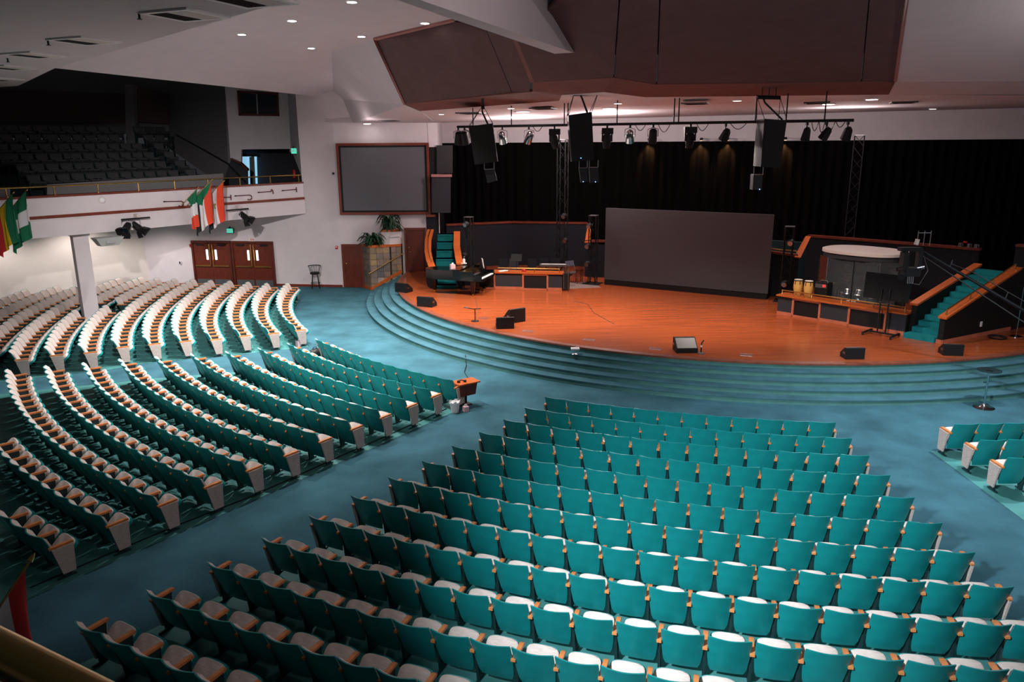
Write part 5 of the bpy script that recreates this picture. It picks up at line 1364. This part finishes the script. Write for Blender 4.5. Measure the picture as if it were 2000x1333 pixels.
for g in range(4):
    a = R(45 + 90 * g); MB().tube([(0.13 * math.cos(a), 0.13 * math.sin(a), 0.63), (0.2 * math.cos(a), 0.2 * math.sin(a), 0)], 0.018, 6).build('leg', MT['wood_trim'], t)
for z in (0.2, 0.35): MB().tube([(0.17 * math.cos(R(g)), 0.17 * math.sin(R(g)), z) for g in (45, 135, 225, 315, 45)], 0.012, 6).build('rung', MT['wood_trim'], t)
p = AD(1081, 545, 34.4)
t = thing('electronic_keyboard', 'long silver electronic keyboard on a stand behind the console', 'keyboard', (p.x, p.y, ZS), R(-8))
MB().box((0, 0, 0.92), (1.25, 0.34, 0.09)).build('keyboard_body', MT['grey_metal'], t)
MB().box((0, 0.10, 0.97), (1.15, 0.08, 0.01)).build('control_strip', MT['black'], t)
MB().box((0, -0.06, 0.97), (1.1, 0.14, 0.012)).build('key_bank', MT['paper'], t)
for s_ in (-1, 1): MB().tube([(s_ * 0.45, -0.18, 0.01), (-s_ * 0.45, 0.15, 0.88)], 0.02, 6).build('stand_leg', MT['black'], t)
p = AD(1009, 545, 34.9)
t = thing('music_stand', 'black music stand behind the left console', 'music stand', (p.x, p.y, ZS), R(-10))
MB().tube([(0, 0, 0.02), (0, 0, 1.05)], 0.014, 6).build('pole', MT['black'], t)
MB().box((0, -0.02, 1.2), (0.5, 0.02, 0.34), 0, 0, R(-25)).build('desk', MT['black'], t)
for g in range(3):
    a = R(120 * g); MB().tube([(0, 0, 0.25), (0.25 * math.cos(a), 0.25 * math.sin(a), 0.01)], 0.01, 5).build('tripod_leg', MT['black'], t)
q = onL(3.02, 0.3, 0.77)
t = thing('red_hat', 'small red cap lying on the left console top', 'cap', q)
MB().lathe([(0.11, 0), (0.11, 0.05), (0.05, 0.09)], 14).build('crown', MT['red'], t, True)
MB().box((0, -0.12, 0.012), (0.16, 0.1, 0.02)).build('brim', MT['red'], t)
q = onL(2.1, 0.25, 0.77)
t = thing('papers', 'loose white papers on the left console top', 'paper', q, R(20))
for i in range(3): MB().box((0.12 * i - 0.1, 0.02 * i, 0.004 + 0.004 * i), (0.22, 0.3, 0.003), 0.3 * i).build('sheet', MT['paper'], t)
p = AD(1106, 562, 33.2)
t = thing('equipment_case', 'upright black equipment trolley at the end of the left console', 'case', (p.x, p.y, ZS), R(-8))
MB().box((0, 0, 0.42), (0.28, 0.4, 0.68)).build('case_body', MT['black'], t)
for s_ in (-0.1, 0.1):
    MB().tube([(s_, -0.22, 0.1), (s_, -0.22, 1.0)], 0.014, 6).build('trolley_bar', MT['steel'], t)
    MB().lathe([(0.05, -0.02), (0.05, 0.02)], 10, (s_, -0.2, 0.05), (1, 0, 0)).build('wheel', MT['black'], t, True)
p = AZ(1142, 559, ZS)
t = tag(MB().box((0, 0, 0.006), (1.5, 1.5, 0.012)).build('floor_rug', mat('striped_rug', (0.07, 0.045, 0.04), 0.95, var=0.6, vscale=3, stretch=(0.2, 6, 1), col2=(0.30, 0.22, 0.19))), 'small striped rug behind the end of the left console', 'rug')
t.location = (p.x - 0.2, p.y + 0.2, ZS); t.rotation_euler = (0, 0, R(12))
# ---- floor boxes, cables
for (px, py, lab) in ((945, 622, 'floor socket plate beside the T bar microphone stand'), (1031, 647.5, 'floor socket plate right of the paired wedges'), (1150, 664.5, 'floor socket plate above the small white table'),
                      (1280, 681.5, 'floor socket plate left of the grey-faced wedge'), (1458, 693.5, 'floor socket plate right of the gooseneck microphone')):
    p = AZ(px, py, ZS)
    t = thing('floor_socket', lab, 'floor box', (p.x, p.y, ZS), R(-20), 'metal floor sockets along the stage lip')
    MB().box((0, 0, 0.003), (0.34, 0.22, 0.006)).build('plate', MT['stage_edge'], t)
    for (c, d) in (((0, 0.11, 0.005), (0.36, 0.02, 0.01)), ((0, -0.11, 0.005), (0.36, 0.02, 0.01)), ((0.17, 0, 0.005), (0.02, 0.2, 0.01)), ((-0.17, 0, 0.005), (0.02, 0.2, 0.01))): MB().box(c, d).build('rim', MT['steel'], t)
def cable(pxs, label, r=0.012, m='black', stage=False, name='floor_cable'):
    P = []
    for (x, y) in pxs:
        p = AZ(x, y, ZS if stage else 0.0)
        if not stage:
            for _ in range(6): z = ground_z(p); p = AZ(x, y, z)
        p.z = ground_z(p) + r + (0.004 if not stage else 0); P.append(p)
    Q = []
    for i in range(len(P) - 1):
        for j in range(8):
            q = P[i].lerp(P[i + 1], j / 8); 
            if stage: q.z = ZS + r
            else: q.z = ground_z(q) + r + 0.008
            Q.append(q)
    Q.append(P[-1])
    b_ = Q[0].copy()
    o = MB().tube([q - b_ for q in Q], r, 5).build(name, MT[m], None, True)
    o.location = b_
    return tag(o, label, 'cable')
cable([(906, 764), (909, 748), (913, 738), (907, 728), (911, 715), (909, 704)], 'thin black cable snaking over the carpet from the wooden lectern to the steps')
cable([(872, 800), (760, 851), (640, 904), (560, 941), (480, 976), (340, 1031), (200, 1090), (60, 1150)], 'dark cable running along the aisle edge of the left-centre block')
cable([(929, 585), (933, 605), (930, 627)], 'thin cable from the piano to the T bar microphone stand', 0.008, 'grey_metal', True)
cable([(1120, 589), (1148, 595), (1160, 612), (1200, 634)], 'thin pale cable lying across the middle of the stage', 0.008, 'steel', True)
p = AZ(1947, 661, ZS)
t = thing('cable_coil', 'dark coil of cable on the stage floor before the chrome stand', 'cable', (p.x, p.y, ZS))
for i in range(3): MB().tube([((0.22 + 0.03 * i) * math.cos(R(g)), (0.22 + 0.03 * i) * math.sin(R(g)), 0.015 + 0.02 * i) for g in range(0, 361, 24)], 0.013, 5).build('loop', MT['black'], t, True)
# ---- small white table on the steps
p = AZ(1123, 702, 0.48)
t = thing('step_table', 'tiny white-topped table standing on the carpeted steps', 'table', (p.x, p.y, ground_z(p)))
MB().lathe([(0.10, 0), (0.10, 0.015), (0.02, 0.04)], 14).build('base', MT['chrome'], t, True)
MB().tube([(0, 0, 0.02), (0, 0, 0.16)], 0.015, 8).build('stem', MT['chrome'], t, True)
MB().box((0, 0, 0.18), (0.26, 0.18, 0.05)).build('top', MT['paper'], t)
MB().box((0.05, 0, 0.22), (0.03, 0.03, 0.04)).build('knob', MT['paper'], t)
# ---- chrome high table
p = AZ(1921, 797, 0)
t = thing('high_table', 'tall chrome pedestal table with a dark round top by the steps', 'table', (p.x, p.y, 0))
MB().lathe([(0.27, 0), (0.27, 0.015), (0.12, 0.03), (0.05, 0.09), (0.03, 0.12)], 24).build('base', MT['chrome'], t, True)
MB().tube([(0, 0, 0.1), (0, 0, 1.05)], 0.028, 10).build('pole', MT['chrome'], t, True)
MB().lathe([(0.08, 1.03), (0.10, 1.06)], 16).build('hub', MT['chrome'], t, True)
MB().lathe([(0.30, 1.06), (0.30, 1.075)], 28).build('top', mat('smoked_glass', (0.01, 0.02, 0.025), 0.08, spec=0.6, alpha=0.55), t, True)
MB().tube([(0, 0, 0.72), (-0.10, 0.02, 0.72)], 0.012, 6).build('height_lever', MT['black'], t)
# ---- lectern, bucket, tissue boxes, bag by the aisle
p = AZ(908, 800, 0)
t = thing('wooden_lectern', 'orange wooden lectern box with an overhanging top beside the aisle seat', 'lectern', (p.x, p.y + 0.35, 0), R(35))
MB().add([(-.24, -.15, .32), (.24, -.15, .32), (.24, .15, .32), (-.24, .15, .32), (-.28, -.19, .66), (.28, -.19, .66), (.28, .19, .66), (-.28, .19, .66)],
         [(0, 1, 2, 3), (4, 5, 6, 7), (0, 1, 5, 4), (1, 2, 6, 5), (2, 3, 7, 6), (3, 0, 4, 7)]).build('box', MT['wood_door'], t)
MB().box((0.02, 0, 0.68), (0.68, 0.46, 0.035)).build('top', MT['wood'], t)
MB().box((0, 0.05, 0.16), (0.10, 0.10, 0.32)).box((0, 0.05, 0.015), (0.34, 0.26, 0.03)).build('stand', MT['black'], t)
q = Vector((p.x, p.y + 0.35, 0))
t = thing('headphones', 'black headphones lying on the wooden lectern', 'headphones', (q.x - 0.1, q.y - 0.05, 0.70), R(20))
MB().tube([(0.09 * math.cos(R(g)), 0.09 * math.sin(R(g)), 0.02) for g in range(-20, 201, 20)], 0.014, 6).build('headband', MT['black'], t, True)
for s_ in (-1, 1): MB().lathe([(0.045, 0), (0.045, 0.05)], 10, (s_ * 0.09, -0.04, 0.002)).build('ear_cup', MT['black'], t, True)
p = AZ(890, 805, 0)
t = thing('waste_bucket', 'white plastic bucket with a bag liner beside the lectern', 'bucket', (p.x - 0.02, p.y, 0))
MB().lathe([(0.105, 0), (0.135, 0.26), (0.145, 0.26), (0.145, 0.28), (0.125, 0.28)], 20).build('pail', MT['white'], t, True)
V = []; F = []
for i in range(20):
    a = 2 * math.pi * i / 20
    V += [(0.13 * math.cos(a), 0.13 * math.sin(a), 0.275), ((0.14 + 0.02 * math.sin(i * 2.1)) * math.cos(a), (0.14 + 0.02 * math.sin(i * 2.1)) * math.sin(a), 0.31 + 0.03 * math.sin(i * 1.7))]
for i in range(20): F.append((2 * i, 2 * i + 1, (2 * i + 3) % 40, (2 * i + 2) % 40))
MB().add(V, F).build('bag_liner', MT['paper'], t, True)
p = AZ(909, 803.5, 0); tissue_box((p.x + 0.01, p.y, 0), R(25), 'pink tissue box on the carpet beside the white bucket')
p = AZ(585, 677, 0); tissue_box((p.x, p.y, 0.006), R(40), 'pink tissue box on the floor at the far left block corner', s=0.20)
p = AZ(616, 697, 0)
t = thing('black_bag', 'black bag on the floor behind the first left-centre row', 'bag', (p.x, p.y, 0), R(50))
V = []; F = []
for i in range(9):
    for j in range(12):
        th_ = math.pi * i / 8; ph = 2 * math.pi * j / 12
        V.append((0.26 * math.sin(th_) * math.cos(ph), 0.16 * math.sin(th_) * math.sin(ph), max(0.0, 0.13 + 0.15 * math.cos(th_) + 0.015 * math.sin(ph * 3))))
for i in range(8):
    for j in range(12): F.append((i * 12 + j, i * 12 + (j + 1) % 12, (i + 1) * 12 + (j + 1) % 12, (i + 1) * 12 + j))
MB().add(V, F).build('bag_body', MT['black'], t, True)
MB().tube([(-0.1, 0, 0.26), (-0.05, 0, 0.34), (0.05, 0, 0.34), (0.1, 0, 0.26)], 0.012, 6).build('strap', MT['black'], t)
# brass and glass things on the choir wall cap
p = AZ(1889, 488.3, 3.1)
_a, _b = AZ(1720, 474, 3.0), AZ(1913, 490, 3.0); p = _a.lerp(_b, 0.88)
t = thing('small_cymbals', 'little chrome drum set piece standing on the choir wall cap', 'percussion', (p.x + 0.06, p.y + 0.07, 3.092), math.atan2((_b - _a).y, (_b - _a).x))
for x in (-0.25, 0.05, 0.3): MB().lathe([(0.09, 0), (0.09, 0.12), (0.05, 0.14)], 12, (x, 0, 0)).build('chrome_cup', MT['chrome'], t, True)
MB().box((-0.1, 0, 0.18), (0.12, 0.1, 0.06)).build('red_piece', MT['red'], t)
MB().box((0, 0, 0.01), (0.8, 0.14, 0.02)).build('tray', MT['black'], t)
# ================================================================ OVERHEAD RIG
def soffit_z(p):
    """height of the stage soffit above a plan point"""
    for t in tessellate_polygon([[Vector((q.x, q.y, 0)) for q in SF]]):
        a, b, c = [SF[i] for i in t]
        d = (b.y - c.y) * (a.x - c.x) + (c.x - b.x) * (a.y - c.y)
        if abs(d) < 1e-9: continue
        u = ((b.y - c.y) * (p[0] - c.x) + (c.x - b.x) * (p[1] - c.y)) / d
        v = ((c.y - a.y) * (p[0] - c.x) + (a.x - c.x) * (p[1] - c.y)) / d
        if u >= -0.01 and v >= -0.01 and u + v <= 1.01: return u * a.z + v * b.z + (1 - u - v) * c.z
    return 8.55
# lamp bar
ZB = 7.72
ba = AD(893, 248, 29.6); bb = AD(1668, 235, 24.2)
lb = thing('lighting_bar', 'long black lighting bar hanging over the stage front', 'lighting bar', (ba + bb) / 2)
b_ = Vector(lb.location)
MB().tube([ba - b_, bb - b_], 0.045, 8).build('pipe', MT['black'], lb, True)
def bar_at(px):
    lo, hi = 0.0, 1.0
    for _ in range(40):
        m_ = (lo + hi) / 2
        if proj(ba.lerp(bb, m_))[0] < px: lo = m_
        else: hi = m_
    return ba.lerp(bb, lo)
for px in (924, 999, 1102, 1109, 1205, 1316, 1325, 1475, 1535, 1610):
    q = bar_at(px)
    MB().tube([q - b_, Vector((q.x, q.y, soffit_z(q) + 0.02)) - b_], 0.022, 6).build('hanger_rod', MT['black'], lb)
for (x0, x1, sag) in ((905, 925, 0.15), (1040, 1060, 0.2), (1130, 1160, 0.2), (1240, 1262, 0.22), (1285, 1310, 0.28), (1360, 1385, 0.25), (1425, 1460, 0.22), (1585, 1600, 0.3), (1600, 1612, 0.35), (1614, 1632, 0.3), (1632, 1652, 0.2)):
    A_ = bar_at(x0); B_ = bar_at(x1)
    MB().tube([A_.lerp(B_, i / 8) - Vector((0, 0, sag * math.sin(math.pi * i / 8))) - b_ for i in range(9)], 0.012, 5).build('cable', MT['black'], lb, True)
# lamps on the bar
def bar_lamp(px, kind, aim, label):
    q = bar_at(px)
    t = thing('stage_lamp', label, 'stage light', q, 0, 'stage lamps on the lighting bar')
    a_ = Vector(aim).normalized()
    MB().box((0, 0, -0.06), (0.06, 0.10, 0.14)).build('clamp', MT['black'], t)
    c = Vector((0, 0, -0.42))
    if kind == 'par':
        MB().tube([(-0.17, 0, -0.42), (-0.17, 0, -0.18), (0, 0, -0.12), (0.17, 0, -0.18), (0.17, 0, -0.42)], 0.014, 6).build('yoke', MT['black'], t)
        MB().lathe([(0.07, -0.26), (0.13, -0.2), (0.145, 0.05), (0.15, 0.22)], 14, c, a_).build('barrel', MT['black'], t, True)
        MB().lathe([(0.135, 0), (0.135, 0.01)], 14, c + a_ * 0.21, a_).build('lens', MT['glass_dark'], t, True)
    elif kind == 'chrome':
        MB().tube([(-0.17, 0, -0.42), (-0.17, 0, -0.18), (0, 0, -0.12), (0.17, 0, -0.18), (0.17, 0, -0.42)], 0.014, 6).build('yoke', MT['steel'], t)
        MB().lathe([(0.06, -0.24), (0.12, -0.18), (0.14, 0.05), (0.15, 0.2)], 14, c, a_).build('barrel', MT['chrome'], t, True)
        MB().lathe([(0.135, 0), (0.135, 0.01)], 14, c + a_ * 0.19, a_).build('lens', MT['offwhite'], t, True)
    elif kind == 'mover':
        MB().box((0, 0, -0.22), (0.40, 0.26, 0.2)).build('base_box', MT['black'], t)
        for s_ in (-1, 1): MB().box((s_ * 0.16, 0, -0.42), (0.05, 0.12, 0.3)).build('arm', MT['black'], t)
        MB().lathe([(0.09, -0.24), (0.14, -0.16), (0.14, 0.1), (0.11, 0.26)], 14, c - Vector((0, 0, 0.12)), a_).build('head', MT['black'], t, True)
        MB().lathe([(0.09, 0), (0.09, 0.01)], 14, c - Vector((0, 0, 0.12)) + a_ * 0.255, a_).build('lens', MT['glass_dark'], t, True)
    else:
        MB().tube([(0, 0, -0.1), (0, 0, -0.22)], 0.02, 6).build('yoke', MT['black'], t)
        MB().lathe([(0.06, -0.22), (0.12, -0.14), (0.155, 0.14), (0.16, 0.18)], 6, c + Vector((0, 0, 0.02)), a_).build('barrel', MT['black'], t)
        MB().lathe([(0.13, 0), (0.13, 0.01)], 12, c + Vector((0, 0, 0.02)) + a_ * 0.18, a_).build('lens', MT['glass_dark'], t, True)
bar_lamp(895, 'par', (-0.1, 0.3, -1), 'black lamp at the very left end of the lighting bar')
bar_lamp(907, 'par', (0.15, 0.3, -1), 'second black lamp from the left end of the bar')
bar_lamp(981, 'chrome', (0.15, 0.35, -1), 'half chrome lamp right of the left hanging speaker')
bar_lamp(1033, 'chrome', (-0.35, 0.4, -1), 'chrome lamp tilted left between the left and middle speakers')
bar_lamp(1083, 'mover', (0.3, 0.2, -1), 'moving-head lamp left of the middle hanging speaker')
bar_lamp(1186, 'mover', (-0.02, 0.2, -1), 'moving-head lamp right of the middle hanging speaker')
bar_lamp(1231, 'chrome', (0.05, 0.4, -1), 'chrome lamp in the middle of the lighting bar')
bar_lamp(1276, 'par', (0, 0.3, -1), 'black lamp with a square yoke near the bar middle')
bar_lamp(1349, 'mover', (-0.02, 0.2, -1), 'moving-head lamp left of the right hanging speaker')
bar_lamp(1418, 'fresnel', (-0.35, 0.3, -1), 'small faceted lamp just left of the right hanging speaker')
bar_lamp(1577, 'fresnel', (-0.05, 0.3, -1), 'first lamp right of the right hanging speaker')
bar_lamp(1615, 'fresnel', (-0.5, 0.3, -1), 'tilted lamp among looped cables near the right bar end')
bar_lamp(1657, 'fresnel', (-0.15, 0.3, -1), 'lamp at the very right end of the lighting bar')
# hanging speakers
def speaker(D, tl, tr, br, bl, depth, label, lower, plate, leds):
    C4 = [AD(*p, D) for p in (tl, tr, br, bl)]
    top = (C4[0] + C4[1]) / 2
    t = thing('hanging_speaker', label, 'speaker', top, 0, 'big hanging loudspeakers')
    b_ = top
    nrm = (C4[1] - C4[0]).cross(C4[3] - C4[0]).normalized()
    if nrm.y < 0: nrm = -nrm
    f4 = [p - b_ for p in C4]
    r4 = [p + nrm * depth + (top - b_) for p in f4]
    cx_ = sum(f4, Vector()) / 4
    mb = MB(); mb.add(f4 + r4, [(0, 1, 2, 3), (7, 6, 5, 4), (0, 4, 5, 1), (1, 5, 6, 2), (2, 6, 7, 3), (3, 7, 4, 0)])
    mb.build('cabinet', MT['black'], t)
    g4 = [cx_ + (p - cx_) * 0.93 - nrm * 0.012 for p in f4]
    MB().slab(g4, tuple(nrm * 0.02)).build('grille', mat('speaker_grille', (0.006, 0.0055, 0.0055), 0.8), t)
    # suspension
    if plate:
        (px0, py0, px1, py1) = plate
        a_ = AD(px0, py0, D + 0.15); c_ = AD(px1, py1, D + 0.15)
        MB().tube([a_ - b_, c_ - b_], 0.055, 4).build('rigging_beam', MT['black'], t)
        for f_ in (0.2, 0.5, 0.8): q = a_.lerp(c_, f_); MB().tube([q - b_, q - b_ + Vector((0, 0, 0.35))], 0.015, 5).build('hanger', MT['black'], t)
        ends = ((a_, f4[0]), (a_, r4[0]), (c_, f4[1]), (c_, r4[1]))
        for (p, q) in ends: MB().tube([p - b_, q], 0.01, 5).build('chain', MT['black'], t)
        MB().tube([a_.lerp(c_, 0.25) - b_, a_.lerp(c_, 0.35) - b_ - Vector((0, 0, 0.15)), f4[0].lerp(f4[1], 0.8)], 0.03, 6).build('feed_cable', MT['black'], t, True)
    # lower fill boxes
    for (q4, d2) in lower:
        P = [AD(*p, D + 0.25) - b_ for p in q4]
        MB().slab(P, tuple(nrm * d2)).build('fill_speaker', mat('fill_speaker_grey', (0.014, 0.015, 0.018), 0.6), t)
        for i in (0, 1): MB().tube([P[i], P[i] + Vector((0, 0, 0.22))], 0.014, 5).build('fill_bracket', MT['steel'], t)
        MB().tube([P[0], P[1]], 0.014, 5).build('fill_bracket', MT['steel'], t)
    for (x, y) in leds:
        q = AD(x, y, D - 0.03 if y < 320 else D + 0.22) - b_
        MB().lathe([(0.012, 0), (0.012, 0.02)], 8, q, (0, -1, 0)).build('blue_indicator', MT['glow_blue'], t)
speaker(26.6, (915, 247), (962, 241), (972, 316), (927, 322), 0.7, 'left hanging loudspeaker with one small box below it',
        [(((946, 331), (965, 330), (971, 353), (952, 358)), 0.3)], (940, 210.5, 946, 210.5), [])
speaker(24.6, (1110.5, 225), (1156, 218.5), (1160, 313), (1117, 316), 0.75, 'middle hanging loudspeaker with two small boxes below it',
        [(((1131, 328), (1147, 327.5), (1148, 355), (1135, 357)), 0.3), (((1151, 327), (1168, 327), (1170, 356), (1153, 357)), 0.3)], (1121, 184, 1168, 182), [(1134.5, 309), (1139, 355), (1163, 355.5)])
speaker(23.6, (1493, 232), (1537, 235), (1524, 328), (1486, 326), 0.75, 'right hanging loudspeaker with one small box below it',
        [(((1472, 341), (1490, 341), (1488, 371), (1470, 371)), 0.3)], (1479, 190, 1524, 191), [(1505.5, 320), (1483.5, 370)])
# ---- downlights
def downlight(p, r, m, label, group='recessed ceiling downlights'):
    t = thing('downlight', label, 'downlight', (p.x, p.y, p.z - 0.03), 0, group)
    MB().lathe([(r * 1.15, 0.0), (r * 1.35, 0.015), (r * 1.35, 0.03)], 18).build('trim_ring', MT['white'], t, True)
    MB().lathe([(r, -0.006), (r, 0.012)], 18).build('lamp', MT[m], t, True)
for (px, py, lab) in ((687, 2, 'downlight at the top edge, nearest the white beam'), (570, 39, 'middle downlight of the front ceiling row'), (472, 66, 'left downlight of the front ceiling row'),
                      (830, 44, 'downlight above the corner of the brown cloud'), (706, 70, 'downlight left of the brown cloud edge'), (608, 93, 'downlight nearest the left bulkhead')):
    downlight(AZ(px, py, ZC), 0.12, 'glow', lab)
for (px, py, r, m, lab) in ((717, 241, 0.17, 'glow', 'very bright downlight above the projection screen'), (1021, 217, 0.22, 'glow', 'very bright downlight left of the middle speaker'), (1190, 211, 0.22, 'glow', 'very bright downlight right of the middle speaker'),
                            (1618, 202.5, 0.20, 'glow', 'bright downlight right of the right speaker'), (862, 222, 0.09, 'glow_dim', 'dim downlight left of the left speaker'), (998, 210.5, 0.11, 'glow_dim', 'dim downlight above the bar rod'),
                            (1207, 201, 0.12, 'glow_dim', 'dim downlight above the bright one in the middle'), (1440, 195.5, 0.13, 'glow_dim', 'dim downlight left of the right speaker beam'), (1703, 193, 0.18, 'glow', 'bright downlight under the cloud corner at right'),
                            (1822, 212, 0.14, 'glow_dim', 'downlight near the right edge above the curtain')):
    p = AZ(px, py, 8.5)
    for _ in range(5):
        z = soffit_z(p); p = AZ(px, py, z)
    if px == 717: p = AD(717, 241, 37.9)
    downlight(p, r, m, lab, 'downlights in the stage soffit')
# ---- vents
def vent(p, w, rz, label, group, open_half=True, m='black'):
    t = thing('air_vent', label, 'vent', (p.x, p.y, p.z), rz, group)
    fr = MB()
    for (c, d) in (((0, w / 2, -0.03), (w + 0.1, 0.1, 0.04)), ((0, -w / 2, -0.03), (w + 0.1, 0.1, 0.04)), ((w / 2, 0, -0.03), (0.1, w - 0.1, 0.04)), ((-w / 2, 0, -0.03), (0.1, w - 0.1, 0.04))): fr.box((c[0], c[1], -0.02), d)
    fr.build('frame', MT['white'] if open_half else MT['grey_metal'], t)
    MB().box((0, 0, -0.008), (w - 0.1, w - 0.1, 0.012)).build('opening', MT[m], t)
    if open_half:
        MB().box((w * 0.22, 0, -0.03), (w * 0.46, w - 0.12, 0.02)).build('flap', MT['offwhite'], t)
        for i in range(5): MB().box((-w * 0.42 + i * w * 0.085, 0, -0.03), (0.012, w - 0.14, 0.018), 0, 0, 0, R(35)).build('louvre', MT['black'], t)
    else:
        for i in range(6): MB().box((0, -w * 0.4 + i * w * 0.16, -0.03), (w - 0.12, 0.02, 0.04), 0, 0, R(35)).build('louvre', MT['black'], t)
for (px, py, lab) in ((362, 27, 'square ceiling vent, second from the top edge'), (165, 78, 'square ceiling vent in the middle of the left row'), (68, 106, 'square ceiling vent, fourth along the left row'),
                      (18, 131, 'square ceiling vent at the left edge, upper one'), (0, 154, 'square ceiling vent at the left edge, lowest one'), (490, -2, 'square ceiling vent cut by the top edge of the view')):
    vent(AZ(px, py, 9.3), 0.95, R(-22), lab, 'square vents in the left soffit')
for (px, py, lab) in ((763, 236, 'dark vent above the projection screen corner'), (846, 227, 'dark vent left of the left hanging speaker'), (920, 220, 'dark vent above the left end of the lighting bar'), (1061, 211, 'dark vent left of the middle speaker beam'),
                      (1358, 201, 'dark vent between the middle and right speakers'), (1595, 200, 'dark vent right of the right speaker'), (1765, 199, 'dark vent under the right end of the brown cloud')):
    p = AZ(px, py, 8.4)
    for _ in range(5): p = AZ(px, py, soffit_z(p))
    if px == 763:
        _n = (W2 - C3).cross(W1 - C3); d_ = ray(763, 236); p = CAMP + d_ * ((C3 - CAMP).dot(_n) / d_.dot(_n)) + Vector((0, 0, 0.03))
    vent(p, 0.75, R(-20), lab, 'dark vents in the stage soffit', False)
# sprinklers
for (px, py, lab) in ((272, 31, 'sprinkler head left of the upper ceiling vent'), (94, 83, 'sprinkler head left of the middle ceiling vent'), (15, 117, 'sprinkler head near the left edge')):
    p = AZ(px, py, 9.25)
    t = thing('sprinkler_head', lab, 'sprinkler', (p.x, p.y, 9.3))
    MB().lathe([(0.05, -0.01), (0.05, 0.0)], 10).build('rosette', MT['white'], t)
    MB().tube([(0, 0, -0.1), (0, 0, 0)], 0.02, 6).lathe([(0.045, -0.11), (0.045, -0.1)], 8).build('nozzle', MT['black'], t)
# ---- little warm lamps washing the curtain
for (px, lab) in ((1268, 'warm curtain lamp left of the three over the curtain'), (1370, 'warm curtain lamp, second from the left'), (1421, 'warm curtain lamp left of the right speaker'), (1534, 'warm curtain lamp right of the right speaker')):
    lo = None
    for i in range(2001):
        p, d = lerp2(BW, i / 2000)
        q = Vector((p.x, p.y, 0)) + Vector((d.y, -d.x, 0)) * 0.62
        x = proj((q.x, q.y, 7.1))[0]
        if lo is None or abs(x - px) < lo[0]: lo = (abs(x - px), q, d)
    q = lo[1]; nrm = Vector((lo[2].y, -lo[2].x, 0))
    t = thing('curtain_lamp', lab, 'lamp', (q.x, q.y, 7.12), math.atan2(lo[2].y, lo[2].x), 'warm lamps above the curtain')
    MB().lathe([(0.07, 0), (0.08, 0.1), (0.05, 0.14)], 12).build('can', MT['black'], t, True)
    MB().lathe([(0.06, -0.012), (0.06, 0.0)], 12).build('bulb', MT['glow_warm'], t, True)
    MB().box((0, 0.32, 0.1), (0.05, 0.62, 0.05)).build('arm', MT['black'], t)
    spot('curtain_lamp_light', (q.x, q.y, 7.09), (q.x - nrm.x * 0.30, q.y - nrm.y * 0.30, 6.2), 260, 75, (1.0, 0.5, 0.2), 0.8, 0.03)
